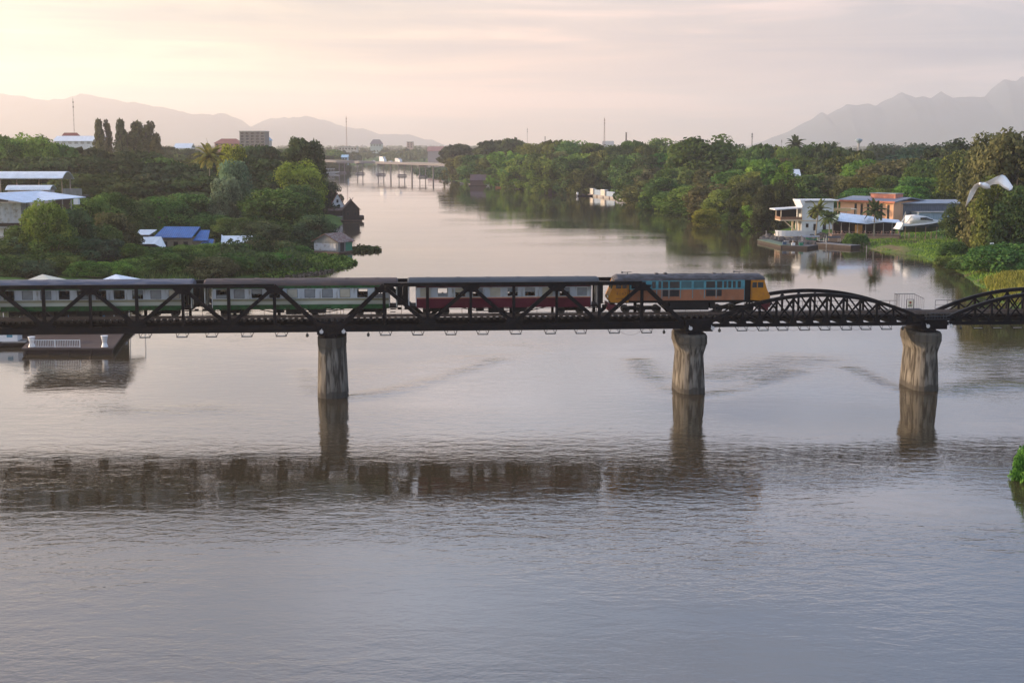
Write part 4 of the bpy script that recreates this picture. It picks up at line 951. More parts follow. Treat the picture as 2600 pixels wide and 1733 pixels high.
for x in (2.1, 13.6): 
    q = MB(); q.beam((x, 0, 3.9), (x, 0, 4.12), .08, .08); q.beam((x - .42, 0, 4.12), (x + .42, 0, 4.15), .06, .06); q.tube((x - .42, 0, 4.13), (x - .62, 0, 4.13), .07, .11, 8); q.build('horn', STEELG, rf_)
pxw = lambda p: at_track(p, 11) - lx0
for a, b in ((1656, 1665), (1672, 1679), (1683, 1697), (1701, 1726), (1730, 1756), (1762, 1787), (1793, 1816), (1821, 1834), (1838, 1845), (1849, 1857), (1861, 1868), (1873, 1881), (1603, 1615), (1622, 1640)):
    w = MB(); xa, xb = pxw(a), pxw(b); w.box(xa, xb, -YW - .006, -YW + .001, 2.62, 3.30)
    w.build('window', mat('blue_tinted_glass', (.03, .10, .12), .15) if a in (1730, 1762) else GLASS, ub)
for a, b in ((1683, 1697), (1701, 1725), (1793, 1817), (1821, 1833)):
    w = MB(); xa, xb = pxw(a), pxw(b); w.box(xa, xb, -YW - .012, -YW + .001, 1.78, 2.44); w.build('grille', LG, loco)
w = MB()
for a in (1668, 1681, 1699, 1728, 1759, 1789, 1819): w.box(pxw(a) - .03, pxw(a) + .03, -YW - .016, -YW - .001, 1.6, 3.36)
w.build('frame_strip', LB, loco)
u = MB(); u.box(.3, LL - .3, -1.2, 1.2, 1.12, 1.37); u.box(LL * .38, LL * .62, -1.25, 1.25, .38, 1.12); u.box(LL * .35, LL * .375, -1.1, 1.1, .5, 1.12); u.box(LL * .63, LL * .66, -1.1, 1.1, .5, 1.12); u.build('underframe', BLACK, loco)
bogie(loco, 3.5, 3, 3.2); bogie(loco, LL - 3.5, 3, 3.2)
tx = bpy.data.curves.new('number', 'FONT'); tx.body = '4147'; tx.size = .46; tx.extrude = .004; tx.align_x = 'CENTER'
to = bpy.data.objects.new('running_number', tx); COL.objects.link(to); dg = bpy.context.evaluated_depsgraph_get(); me = bpy.data.meshes.new_from_object(to.evaluated_get(dg)); bpy.data.objects.remove(to)
me.materials.clear(); me.materials.append(mat('number_brown', (.12, .05, .02), .6)); put(me, 'running_number', loco, (1.30, -YW + .008, 1.92), (math.pi / 2, 0, 0), (1.15, 1, 1))
q = MB(); [q.box(.75 + .13 * i, .85 + .13 * i, -YW + .004, -YW + .03, 1.56, 1.64) for i in range(6)]; q.build('lettering', mat('number_brown', (.12, .05, .02), .6), loco)

# ------------------------------------------------------------------ buildings, boats and the rest
BROOF = corr('blue_white_sheet', (.50, .60, .74), .45, .6, 0); WROOF = corr('white_sheet', (.66, .70, .74), .5, .5, 0); BLUER = corr('blue_sheet', (.025, .115, .34), .4, .5, 0, .2)
GWALL = corr('grey_blue_wall', (.23, .31, .41), .5, .7, 0); GWALL2 = corr('slate_blue_wall', (.085, .11, .15), .5, .7, 0); PWALL = corr('panel_wall', (.42, .44, .47), .6, 1.2, 0, .12, dark=(.25, .23, .2))
OWALL = mat('orange_wall', (.72, .40, .24), .7, .08, .6); RROOF = mat('red_roof', (.24, .07, .05), .7, .2, .5); WALLW = mat('whitewash', (.62, .64, .66), .7, .07, .6, dark=(.45, .45, .44), dthr=.66)
GREYW = mat('weathered_grey_boards', (.19, .20, .20), .8, .25, 2, (1, 1, .3)); RUST = mat('rusty_sheet', (.13, .065, .05), .7, .3, 1.2, dark=(.22, .2, .19)); GRNW = mat('green_sheet', (.03, .19, .11), .6, .2)
STONE = mat('rock', (.06, .055, .055), .9, .35, 1.2); DECKW = mat('deck_boards', (.095, .072, .066), .95, .25, 1.2, (.4, 3, 1), spec=.08); GREYM = mat('grey_concrete', (.30, .29, .28), .9, .15, .5); DARKIN = mat('dark_interior', (.02, .018, .018), .8, .2)
def base_at(px, py, Y, dz=0.0): p = aty(px, py, Y); return (p.x, p.y, p.z + dz)
def arc_roof(mb, x0, x1, w, z0, rise, th=.08, n=10, flare=0.0):
    """barrel roof, axis along x, spanning y in [-w,w]"""
    o = [(-w + 2 * w * k / n, z0 + rise * math.sin(math.pi * k / n)) for k in range(n + 1)]; i_ = [(y, z - th) for y, z in o][::-1]
    mb.prism_x(o + i_, x0, x1)
def gable(mb, x0, x1, y0, y1, ze, zr, ov=.5, th=.12, axis='x'):
    if axis == 'x':
        ym = (y0 + y1) / 2; k = (zr - ze) / (ym - y0)
        o = [(y0 - ov, ze - ov * k), (ym, zr), (y1 + ov, ze - ov * k)]; mb.prism_x(o + [(y, z - th) for y, z in o][::-1], x0 - ov, x1 + ov)
    else:
        xm = (x0 + x1) / 2; k = (zr - ze) / (xm - x0)
        o = [(x0 - ov, ze - ov * k), (xm, zr), (x1 + ov, ze - ov * k)]; mb.prism_y(o + [(x, z - th) for x, z in o][::-1], y0 - ov, y1 + ov)
def windows(parent, xs, z0, z1, w, y, m=None, frame=None, name='window'):
    for x in xs:
        f = MB()
        fr = .07
        f.box(x - w/2 - fr, x + w/2 + fr, y - .05, y + .01, z0 - fr, z0); f.box(x - w/2 - fr, x + w/2 + fr, y - .05, y + .01, z1, z1 + fr)
        f.box(x - w/2 - fr, x - w/2, y - .05, y + .01, z0, z1); f.box(x + w/2, x + w/2 + fr, y - .05, y + .01, z0, z1)
        o = f.build(name, frame or WHITE, parent); p = MB(); p.box(x - w/2, x + w/2, y - .025, y + .012, z0, z1); p.build('pane', m or GLASS, o)
def posts(root, pts, z0, z1, r=.1, m=None, name='post'):
    for x, y in pts: q = MB(); q.tube((x, y, z0), (x, y, z1), r, n=8); q.build(name, m or WHITE, root)

# --- white modern house on the right bank
t = thing('white_house', 'white two-storey modern house with round window and cantilevered balcony by the water', 'house', base_at(1992, 589, 378), math.radians(3))
b = MB(); b.box(4.6, 13.4, 0, 6.5, -1.5, 8.2); b.build('wall', WALLW, t)
b = MB(); b.box(3.9, 14.6, -.9, 7.2, 8.45, 8.75); b.prism_y([(3.9, 8.45), (4.6, 7.0), (5.2, 7.0), (5.2, 8.45)], -.9, 7.0); b.build('roof', WALLW, t)
b = MB(); b.prism_y([(-3.0, 6.0), (4.58, 6.5), (4.58, 6.75), (-3.0, 6.3)], -1.2, 5.5); b.build('balcony_roof', WALLW, t)
b = MB(); b.box(-1.5, 4.58, -1.0, 5.0, 3.1, 3.35); b.build('balcony_floor', CREAM, t)
b = MB(); b.box(-1.5, 4.5, -1.0, -.92, 4.1, 4.2); b.box(-1.5, -1.42, -1.0, 5.0, 3.35, 4.2); b.box(-1.4, 4.5, -.98, -.94, 3.4, 4.05); b.build('balcony_railing', mat('balcony_timber', (.22, .12, .07), .7, .2), t)
posts(t, [(-1.3, -.8), (-1.3, 4.8), (4.4, -.8)], 3.35, 6.05, .13, CREAM); posts(t, [(3.2, 0), (4.3, 1.0), (3.2, 4)], -1.5, 3.1, .28, CREAM, 'column')
b = MB(); b.beam((-.2, 0, 3.1), (3.0, 0, .3), .22, .22); b.build('brace', CREAM, t)
b = MB(); b.box(-1.2, 4.4, 4.6, 4.7, 3.4, 6.2); b.build('back_screen', DARKIN, t)
b = MB(); b.tube((8.0, -.04, 5.0), (8.0, .05, 5.0), 1.35, n=24); rw = b.build('round_window', mat('amber_wall', (.28, .16, .05), .7), t)
b = MB(); b.tube((7.75, -.07, 5.0), (7.75, -.045, 5.0), 1.12, n=24); b.build('pane', DARKIN, rw)
b = MB(); b.box(4.5, 13.6, -.12, -.002, 2.95, 3.2); b.build('string_course', CREAM, t)
windows(t, [6.2], 1.2, 2.3, .8, 0); 
for x in (8.4, 11.0): b = MB(); b.box(x - .45, x + .45, -.04, .01, -.3, 2.2); b.build('door', DARKIN, t)
b = MB(); b.box(11.5, 18.5, 1.0, 1.25, 5.6, 6.4); b.build('canopy_beam', mat('canopy_yellow', (.60, .42, .20), .6, .1), t)
b = MB(); b.box(11.8, 20.5, 1.5, 6.5, 6.0, 6.2); b.build('side_canopy', CREAM, t); posts(t, [(14.5, 1.8), (17.5, 1.8), (20.2, 1.8)], -1, 6.0, .12, CREAM, 'canopy_post')
b = MB(); b.prism_y([(6.2, 6.5), (6.75, 7.15), (6.45, 6.3)], -.06, -.01); b.build('wall_ornament', DARKIN, t)
t2 = thing('terrace_wall', 'low white curved terrace wall at the foot of the white house', 'wall', base_at(1992, 592, 372), math.radians(3))
b = MB(); ring = []
for k in range(15): a = math.pi * (1 + k / 14); ring.append((3.6 + 6.2 * math.cos(a), -.6 + 2.4 * math.sin(a)))
for (xa, ya), (xb, yb) in zip(ring, ring[1:]): b.beam((xa, ya, .1), (xb, yb, .1), .3, 1.5)
b.build('parapet', WALLW, t2)
b = MB(); b.loft([[(x, y, z) for x, y in ring + [(9.8, 1), (-2.6, 1)]] for z in (-2.2, -.2)]); b.build('terrace', CREAM, t2)

# --- orange fronted building with blue warehouse
t = thing('orange_building', 'orange faced hall with grey blue roof and tall window slots behind the restaurant', 'building', base_at(2268, 585, 385), math.radians(-47))
fw, dp, hh = 17.5, 15.0, 8.6
b = MB(); b.box(-fw, 0, 0, dp, -2, 7.9); b.build('wall', OWALL, t)
b = MB(); b.prism_x([(-1.0, 8.0), (dp * .5, 9.0), (dp + .6, 8.0), (dp + .6, 7.7), (dp * .5, 8.7), (-1.0, 7.7)], -fw - .8, .8); b.build('roof', corr('slate_roof', (.17, .19, .24), .5, .5, 0), t)
b = MB(); b.box(-fw - .8, .8, -1.06, -1.0, 7.55, 8.08); b.build('fascia', mat('fascia_red', (.42, .13, .07), .6), t)
b = MB(); b.box(-10.5, -2.5, 4.5, 8.5, 8.4, 9.9); rl = b.build('roof_lantern', mat('lantern_red', (.55, .20, .13), .6), t)
b = MB(); b.box(-10.8, -2.2, 4.2, 8.8, 9.902, 10.05); b.build('cap', GREYM, rl)
for x in (-12.4, -10.4, -8.3, -6.1, -4.0, -1.8): b = MB(); b.box(x - .38, x + .38, -.03, .05, 1.2, 7.1); b.build('window', DARKIN, t)
posts(t, [(-fw - .4, -.7), (-fw * .5, -.8), (.3, -.8)], -2, 7.7, .16, OWALL, 'column')
t = thing('blue_warehouse', 'long grey blue sheet metal warehouse beside the orange hall', 'warehouse', base_at(2272, 588, 388), math.radians(4))
b = MB(); b.prism_x([(0, -2), (16, -2), (16, 7.8), (8, 8.4), (0, 7.9)], 0.3, 19.5); b.build('wall', GWALL2, t)
b = MB(); b.prism_x([(-.7, 7.95), (8, 8.65), (16.6, 7.9), (16.6, 7.75), (8, 8.5), (-.7, 7.8)], .1, 20.2); b.build('roof', mat('warehouse_roof_grey', (.24, .27, .32), .6), t)
b = MB(); b.box(4.5, 20.5, -6.0, -.02, -2, 5.6); b.build('front_annex', GWALL, t)
b = MB(); b.box(4.3, 20.8, -6.3, -.022, 5.602, 5.75); b.build('annex_roof', GREYM, t)
b = MB(); b.box(8.5, 20.3, -6.06, -6.002, -1.6, .9); b.build('plinth_panel', GREYM, t)
t = thing('small_shelter', 'small white-roofed shelter between the warehouse and the big trees', 'shelter', base_at(2482, 606, 322), math.radians(-5))
b = MB(); gable(b, -2.6, 2.6, 0, 4, 3.6, 4.6, .4); b.build('roof', WROOF, t); b = MB(); b.box(-2.5, 2.5, 3.2, 3.4, -1, 3.6); b.build('back_wall', DARKIN, t); posts(t, [(-2.2, .1), (2.2, .1), (0, .1)], -1.5, 3.6, .09, DARKIN)

# --- open restaurant with pale sheet roof
t = thing('restaurant_pavilion', 'open riverside restaurant under a pale blue sheet roof in front of the orange hall', 'restaurant', base_at(2190, 592, 352), math.radians(-6))
b = MB()
b.sheet([(-6.6, -1.5, 3.2), (.5, -3.0, 2.6), (2.2, 4.0, 4.2), (-5.0, 5.5, 4.9)], .10); b.sheet([(.52, -3.0, 2.6), (5.0, -1.5, 3.0), (5.4, 3.5, 3.6), (2.22, 4.0, 4.2)], .10); b.sheet([(5.02, -1.5, 3.0), (9.6, -.8, 2.7), (9.4, 3.4, 3.3), (5.42, 3.5, 3.6)], .10)
b.build('roof', BROOF, t)
b = MB(); b.sheet([(-8.0, -.8, 2.2), (-6.62, -1.5, 3.2), (-5.02, 5.5, 4.9), (-6.6, 5.6, 3.9)], .10); b.build('lean_to_roof', mat('mossy_sheet', (.20, .27, .22), .6), t)
posts(t, [(-7.5, -.3), (-5.5, -1), (-3.5, -1), (-1.5, -1.4), (.5, -1.6), (2.8, -1.2), (5, -.9), (7.2, -.7), (9.2, -.5)], -2.5, 2.7, .08, GREYM)
b = MB(); b.box(-7.8, 9.4, -1.2, 5.5, -2.4, -.35); b.build('floor_slab', mat('terrace_brown', (.20, .13, .10), .8), t)
b = MB(); b.box(-7, 9.0, 5.0, 5.2, -.35, 3.0); b.build('back_wall', DARKIN, t)
b = MB(); b.box(-1.6, .2, 2.0, 2.2, -.35, 2.0); b.build('inner_panel', mat('amber_panel', (.55, .33, .12), .6), t)  # plain amber coloured panel inside the pavilion
tab = MB(); tab.box(-.5, .5, -.4, .4, .38, .43); tab.box(-.06, .06, -.06, .06, -.3, .38); tab.box(-.95, -.6, -.25, .25, .08, .12); tab.box(-.99, -.95, -.25, .25, .12, .6); tab.box(.6, .95, -.25, .25, .08, .12); tab.box(.95, .99, -.25, .25, .12, .6)
for x, y in ((-.9, 0), (.9, 0)): tab.box(x - .05, x + .05, y - .05, y + .05, -.35, .08)
tm = tab.mesh('dining_set', mat('pinkish_chairs', (.35, .22, .19), .7))
for i, x in enumerate((-6.2, -4.2, -2.4, -.4, 1.7, 3.8, 6.0, 8.0)):
    c, s_ = math.cos(math.radians(-6)), math.sin(math.radians(-6)); bx, by, bz = t.location
    tag(put(tm, 'dining_table', None, (bx + c * x + s_ * .2, by + s_ * x - c * .2, bz)), f'pinkish cafe table with chairs under the pale blue roof, {ORD[i]} from left', 'table', 'cafe tables under the pale blue roof')
b = MB(); b.box(-8.6, 8.8, -2.0, -1.25, -2.5, -.7); b.build('front_steps', mat('step_tan', (.33, .22, .15), .8), t)

# --- yacht on land
t = thing('motor_yacht', 'white and dark blue motor yacht propped on posts on the grass bank', 'yacht', base_at(2283, 595, 340), math.radians(9)); S = 1.0
def hull(mb, L, wmax, z0, z1, zb, n=10, stern=.8, m=0):
    rings = []
    for k in range(n + 1):
        tt = k / n; x = L * tt; w = wmax * (stern + (1 - stern) * math.sin(math.pi * min(1, tt * 1.3) / 2)) * (1 - max(0, tt - .45) / .55) ** .65 if tt < 1 else .03
        zt = z0 + (z1 - z0) * tt ** 1.6; zk = zb + (zt - zb) * max(0, (tt - .55) / .45) ** 2 * .75
        rings.append([(x, -w, zt), (x, -w * .82, (zt + zk) / 2), (x, 0, zk), (x, w * .82, (zt + zk) / 2), (x, w, zt)])
    mb.loft(rings, m)
b = MB(); hull(b, 13.2, 2.0, 2.1, 3.5, .55); b.build('hull', mat('navy_hull', (.02, .03, .05), .3, .2, spec=.6), t)
b = MB()
rings = []
for k in range(11):
    tt = k / 10; x = 13.3 * tt - .05; w = 2.05 * (.8 + .2 * math.sin(math.pi * min(1, tt * 1.3) / 2)) * (1 - max(0, tt - .45) / .55) ** .65 if tt < 1 else .05
    zt = 2.1 + 1.4 * tt ** 1.6; rings.append([(x, -w, zt), (x, w, zt), (x, w * .93, zt + .55 * (1 - tt * .7)), (x, -w * .93, zt + .55 * (1 - tt * .7))])
b.loft(rings); b.build('deck', WHITE, t)
b = MB(); b.loft([[(x, -w, z0), (x, w, z0), (x, w * .75, z1), (x, -w * .75, z1)] for x, w, z0, z1 in ((2.0, 1.7, 2.7, 4.6), (4.2, 1.7, 2.7, 4.75), (6.4, 1.6, 2.8, 4.4), (8.6, 1.3, 3.0, 3.6), (10.4, .8, 3.1, 3.3))]); cbn = b.build('cabin', WHITE, t, True)
b = MB(); b.loft([[(x, -w, z0), (x, w, z0), (x, w * .8, z1), (x, -w * .8, z1)] for x, w, z0, z1 in ((4.7, 1.62, 3.62, 4.35), (6.4, 1.56, 3.58, 4.22), (8.2, 1.34, 3.40, 3.66))]); b.build('window', GLASS, cbn)
b = MB(); b.prism_y([(-.9, 1.35), (.15, 1.2), (.15, 2.2), (.5, 2.9), (.1, 2.9), (-.3, 2.0)], -1.7, 1.7); b.build('stern_platform', WHITE, t)
b = MB(); b.beam((1.0, -1.5, 2.8), (2.4, -1.35, 4.6), .12, .2); b.beam((1.0, 1.5, 2.8), (2.4, 1.35, 4.6), .12, .2); b.build('radar_arch', WHITE, t)
posts(t, [(.8, -1.6), (3.4, -1.9), (6.0, -1.9), (9.0, -1.6), (3.4, 1.6), (9, 1.2)], -1.2, 1.9, .10, mat('prop_timber', (.25, .18, .13), .8), 'prop')
t = thing('triangular_tent', 'pale pointed triangular tent front right behind the yacht stern', 'tent', base_at(2297, 588, 352), 0)
b = MB(); b.add([(-1.5, 0, 1.2), (1.0, 0, 1.2), (.1, .4, 5.2), (.6, 3.0, 1.2)], [(0, 1, 2), (1, 3, 2), (3, 0, 2), (0, 3, 1)]); b.build('canvas', mat('canvas', (.60, .52, .44), .8), t); posts(t, [(-1.4, 0), (.9, 0), (.5, 2.8)], -1.5, 1.2, .06, GREYM)

# --- docks, rocks, boats by the white house
def dock(px, py, Y, rz, w, d, h, label, m, edge=None):
    t = thing('floating_dock', label, 'dock', base_at(px, py, Y)[:2] + (0,), math.radians(rz)); b = MB(); b.box(0, w, 0, d, .18, h); b.build('deck', m, t)
    b = MB()
    for k in range(int(w / 1.6)): b.tube((k * 1.6 + .8, .1, -.1), (k * 1.6 + .8, d - .1, -.1), .32, n=10)
    b.build('float_drums', edge or BLACK, t); return t
dock(1921, 611, 0, 0, 0.01, 0.01, .5, 'x', DECKW) if False else None
wl = lambda px, py: tuple(atz(px, py)[:2])
def dock2(a, b_, d, h, label, m, cat='dock', name='floating_dock'):
    A, B = Vector(wl(*a)), Vector(wl(*b_)); L = (B - A).length; rz = math.atan2((B - A).y, (B - A).x)
    t = thing(name, label, cat, (A.x, A.y, 0), rz); b = MB(); b.box(0, L, 0, d, h - .14, h); b.build('deck', m, t)
    b = MB(); b.box(.1, L - .1, .1, d - .1, -.3, h - .142); b.build('pontoon', DWOOD, t); return t, L
dock2((1922, 615), (1982, 630), 3.2, .75, 'green topped floating walkway running out at the left of the docks', mat('green_mat', (.08, .12, .075), .8)) 
t_, L_ = dock2((1984, 630), (2050, 633), 7.0, .70, 'dark floating dock crowded with gear below the white house', mat('dock_dark', (.07, .065, .065), .85))
t_, L_ = dock2((2072, 625), (2160, 632), 3.5, .85, 'grey topped floating dock in front of the grass bank', mat('dock_grey', (.14, .14, .15), .85))
def longboat(px, py, L, w, label, m, rz, top=None, name='longtail_boat', cat='boat', grp=None):
    x, y = wl(px, py); t = thing(name, label, cat, (x, y, 0), math.radians(rz), grp); b = MB(); rings = []
    for k in range(13):
        tt = k / 12; ww = w * math.sin(math.pi * (.08 + .84 * tt)) ** .7; up = .5 * abs(2 * tt - 1) ** 3
        rings.append([(L * tt, -ww, .5 + up), (L * tt, -ww * .6, -.1 + up * .5), (L * tt, ww * .6, -.1 + up * .5), (L * tt, ww, .5 + up), (L * tt, ww * .8, .44 + up), (L * tt, 0, .2 + up * .6), (L * tt, -ww * .8, .44 + up)])
    b.loft(rings); b.build('hull', m, t)
    b = MB(); [b.box(L * k, L * k + .25, -w * .7, w * .7, .42, .47) for k in (.25, .4, .55, .7)]; b.build('thwart', WOOD, t)
    if top:
        b = MB(); arc_roof(b, L * .25, L * .75, w * .95, 1.7, .35); b.build('canopy', top, t); posts(t, [(L * .27, -w * .8), (L * .73, -w * .8), (L * .27, w * .8), (L * .73, w * .8)], .4, 1.75, .04)
    return t
longboat(2012, 618, 9, 1.0, 'grey covered boat moored behind the crowded dark dock', GREYM, 2, mat('grey_canvas', (.22, .23, .25), .8))
longboat(2072, 620, 8, 1.1, 'dark boat moored at the grey topped dock', BLACK, 3, mat('dark_canvas', (.05, .05, .06), .8))
longboat(2046, 612, 7.5, .9, 'green-sided boat against the rocks under the white house', GRNW, -2)
gr_ = []
for i, (kx, ky, nm, lab, sz, m_) in enumerate(((.18, 2.2, 'crate', 'dark blue crate at the left end of the crowded dock', (.9, .7, .7), mat('crate_blue', (.05, .09, .16), .7)), (.34, 4.6, 'crate', 'grey crate near the middle of the crowded dock', (1.1, .9, .8), GREYM),
        (.52, 2.0, 'cool_box', 'white cool box on the crowded dock', (.8, .5, .5), WHITE), (.68, 4.2, 'crate', 'brown crate right of the white cool box', (1.0, .8, .9), WOOD), (.84, 2.6, 'crate', 'green crate at the right end of the crowded dock', (.9, .8, .6), GRNW))):
    A_, B_ = Vector(wl(1984, 630)), Vector(wl(2050, 633)); p_ = A_ + (B_ - A_) * kx; t = thing(nm, lab, nm.replace('_', ' '), (p_.x, p_.y + ky, .702)); b = MB(); b.box(-sz[0]/2, sz[0]/2, -sz[1]/2, sz[1]/2, 0, sz[2]); b.build('body', m_, t)
    b = MB(); b.box(-sz[0]/2 - .03, sz[0]/2 + .03, -sz[1]/2 - .03, sz[1]/2 + .03, sz[2] + .002, sz[2] + .08); b.build('lid', m_, t)
rk = MB(); r = random.Random(5)
for i in range(260):
    px = r.uniform(1935, 2120); py = r.uniform(598, 614) + (6 if px > 2030 else 0); x, y = wl(px, py); z = max(gz(x, y), 0); s_ = r.uniform(.3, .95)
    ring = [[(x + s_ * rr * math.cos(a + i) * r.uniform(.8, 1.2), y + s_ * rr * math.sin(a + i), z + s_ * zz) for a in [k * math.pi / 3 for k in range(6)]] for rr, zz in ((.9, -.5), (1.0, .2), (.5, .7))]; rk.loft(ring)
tag(rk.build('rocks', STONE), 'dark boulders piled along the water under the white house', 'rocks', kind='stuff')
for i, (px, py, h) in enumerate(((1968, 612, 2.6), (1976, 612, 2.4), (1945, 606, 2.2), (2098, 628, 3.0), (2200, 640, 1.6))):
    x, y = wl(px, py); tag(MB().tube((x, y, -1), (x, y, h), .09, n=6).build('mooring_pole', GREYM), f'grey mooring pole standing in the water by the docks, {ORD[[1,2,0,3,4][i]]} from the left', 'pole', 'mooring poles by the docks')
t = thing('notice_board', 'small white board standing above the large rounded bush', 'sign', base_at(2518, 632, 272), 0); b = MB(); b.box(-.38, .38, 0, .04, .8, 1.25); b.build('board', WHITE, t); posts(t, [(-.3, .06), (.3, .06)], -.6, .85, .03, GREYM)
pf = MB()
for px in range(2180, 2452, 14):
    x, y, z = base_at(px, 600, 336); z = gz(x, y); pf.tube((x, y, z - .2), (x, y, z + 1.15), .06, n=5)
for h in (.5, .95):
    a, b_ = base_at(2180, 600, 336), base_at(2446, 600, 336)
    for k in range(18):
        xa = a[0] + (b_[0] - a[0]) * k / 18; xb = a[0] + (b_[0] - a[0]) * (k + 1) / 18; pf.tube((xa, 336, gz(xa, 336) + h), (xb, 336, gz(xb, 336) + h), .03, n=4)
tag(pf.build('post_fence', mat('fence_timber', (.20, .15, .11), .8)), 'low post and rail fence along the top of the grass bank', 'fence')

# --- right bank, far: concrete landing, huts, boats
A = Vector(wl(1495, 497)); B = Vector(wl(1596, 510)); L = (B - A).length
t = thing('concrete_landing', 'concrete river landing with grey screens and two cream cabins', 'landing', (A.x, A.y, 0), math.atan2((B - A).y, (B - A).x))
b = MB(); b.box(0, L, 0, 5.5, -2, .9); b.build('quay', mat('quay_concrete', (.30, .28, .26), .85, .12, .5), t)
b = MB(); b.box(-4, 1.5, .5, 2.5, -.4, .8); b.build('gangway', mat('salmon', (.45, .28, .20), .7), t)
for x, w in ((.6, 5.5), (L * .30, 6.5)):
    b = MB(); b.box(x, x + w, .3, 1.9, .902, 3.5); cb_ = b.build('cabin', mat('cabin_cream', (.50, .46, .40), .7, .06), t); b = MB(); b.box(x - .3, x + w + .3, .2, 2.0, 3.502, 3.65); b.build('cap', WHITE, cb_)
for x0_, x1_, z_ in ((6.2, L * .29, 3.3), (L * .42, L * .62, 3.1)): b = MB(); b.box(x0_, x1_, .9, 1.1, .902, z_); b.build('screen', GWALL, t)
b = MB(); b.prism_x([(.8, .902), (1.0, .902), (4.6, 4.0), (4.3, 4.0)], L * .63, L * .98); b.box(L * .63, L * .98, 4.3, 4.7, .902, 3.95); b.build('sloping_roof', mat('pale_sheet', (.30, .285, .28), .7), t)
for x in (L * .70, L * .80, L * .90): b = MB(); b.beam((x, .8, 1.0), (x + 2, 4.4, 4.15), .7, .2); b.build('rib', DWOOD, t)
b = MB(); [b.box(x, x + .4, -.3, .0, -1.5, .8) for x in (4, 14, 24, 34, 44)]; b.build('fender', RUST, t)
longboat(1462, 498, 9, .9, 'small dark boat moored left of the concrete landing', BLACK, -6)
q = thing('white_drum', 'white drum on the small boat left of the concrete landing', 'drum', (*wl(1466, 498), .3)); b = MB(); b.tube((0, 0, 0), (0, 0, 1.5), .55, n=12); b.build('body', WHITE, q); b = MB(); b.tube((0, 0, 1.502), (0, 0, 1.6), .6, n=12); b.build('lid', WHITE, q)
def raft_hut(px, py, w, d, hw, hr, label, wall, roof, rz=0, name='raft_hut', axis='x', raft=None, hip=False):
    x, y = wl(px, py); t = thing(name, label, 'hut', (x, y, 0), math.radians(rz))
    b = MB(); b.box(-w/2 - .8, w/2 + .8, -.8, d + .8, .1, .45); b.build('raft_deck', raft or WOOD, t)
    b = MB(); [b.tube((-w/2 - .7, y_, .0), (w/2 + .7, y_, .0), .3, n=8) for y_ in (-.5, d * .5, d + .5)]; b.build('float', BLACK, t)
    b = MB()
    if axis == 'x': b.prism_x([(0, .452), (d, .452), (d, hw), (d/2, hr - .1), (0, hw)], -w/2, w/2)
    else: b.prism_y([(-w/2, .452), (w/2, .452), (w/2, hw), (0, hr - .1), (-w/2, hw)], 0, d)
    b.build('wall', wall, t)
    b = MB()
    if hip:
        z0 = hw - .1; b.add([(-w/2 - .7, -.7, z0), (w/2 + .7, -.7, z0), (w/2 + .7, d + .7, z0), (-w/2 - .7, d + .7, z0), (-w*.12, d/2, hr), (w*.12, d/2, hr)], [(0, 1, 5, 4), (1, 2, 5), (2, 3, 4, 5), (3, 0, 4), (3, 2, 1, 0)])
    else: gable(b, -w/2, w/2, 0, d, hw, hr, .5, .12, axis)
    b.build('roof', roof, t); return t
raft_hut(1214, 472.0, 9.5, 7, 3.4, 6.8, 'brown hipped-roof raft house below the bamboo of the right bank', mat('hut_brown', (.14, .09, .08), .8), mat('hut_roof', (.13, .085, .09), .8), 0, hip=True)
longboat(1168, 466.5, 14, 1.4, 'long pale covered boat left of the hipped-roof raft house', GREYM, 0, WROOF)
longboat(1190, 469.5, 9, 1.5, 'short cream boat touching the left side of the hipped-roof raft house', CREAM, 0, WHITE); longboat(1234, 472, 7, 1.3, 'white boat at the right side of the hipped-roof raft house', WHITE, 0, WHITE)
longboat(1258, 477, 16, 1.5, 'orange-brown covered boat under the overhanging bamboo', mat('boat_orange', (.42, .20, .09), .6), -3, mat('boat_canopy', (.50, .26, .14), .6)); longboat(1280, 479, 14, 1.4, 'white-roofed boat right of the orange-brown boat', CREAM, -4, WHITE)

# --- left bank: boathouse hut, gabled river houses, roofs
t = raft_hut(828, 643, 7.0, 5.4, 2.9, 4.6, 'weathered grey boathouse hut with rusty gable roof and green end wall', GREYW, RUST, -30, 'boathouse_hut', 'y')
b = MB(); b.box(3.505, 3.56, 2.9, 5.3, .46, 2.85); b.build('end_panel', GRNW, t); b = MB(); b.box(-3.4, 3.0, -.06, -.003, .7, 2.3); b.build('front_sheet', PWALL, t); b = MB(); b.box(3.505, 3.55, .8, 2.2, .5, 2.5); b.build('door', DARKIN, t)
b = MB(); b.beam((0, -.58, 4.5), (3.8, -.58, 2.65), .1, .16); b.build('rafter', WOOD, t)
t = raft_hut(893, 562, 5.2, 6.0, 4.2, 7.0, 'dark timber gabled river house with crossed roof finials', DWOOD, mat('old_tile', (.10, .055, .05), .8), 10, 'gabled_river_house', 'y')
b = MB(); b.beam((0, -.6, 6.9), (.6, -.6, 7.8), .12, .18); b.beam((0, -.6, 6.9), (-.6, -.6, 7.8), .12, .18); b.build('finial', DWOOD, t)
b = MB(); b.box(2.62, 4.0, -.5, 4, .46, 1.8); b.build('side_porch', DWOOD, t); windows(t, [-1.2, 1.2], 1.8, 3.0, .8, 0, DARKIN, WOOD)
x, y = aty(857, 520, 478)[:2]; t = thing('gabled_white_house', 'steep white gable with red-edged roof beside the dark river house', 'house', (x, 478, 1.0), math.radians(12))
b = MB(); b.prism_y([(-2.4, -1), (2.4, -1), (2.4, 3.0), (0, 7.0), (-2.4, 3.0)], 0, 6); b.build('wall', WHITE, t); b = MB(); gable(b, -2.4, 2.4, 0, 6, 3.0, 7.3, .35, .25, 'y'); b.build('roof', mat('red_tile', (.28, .09, .05), .7), t)
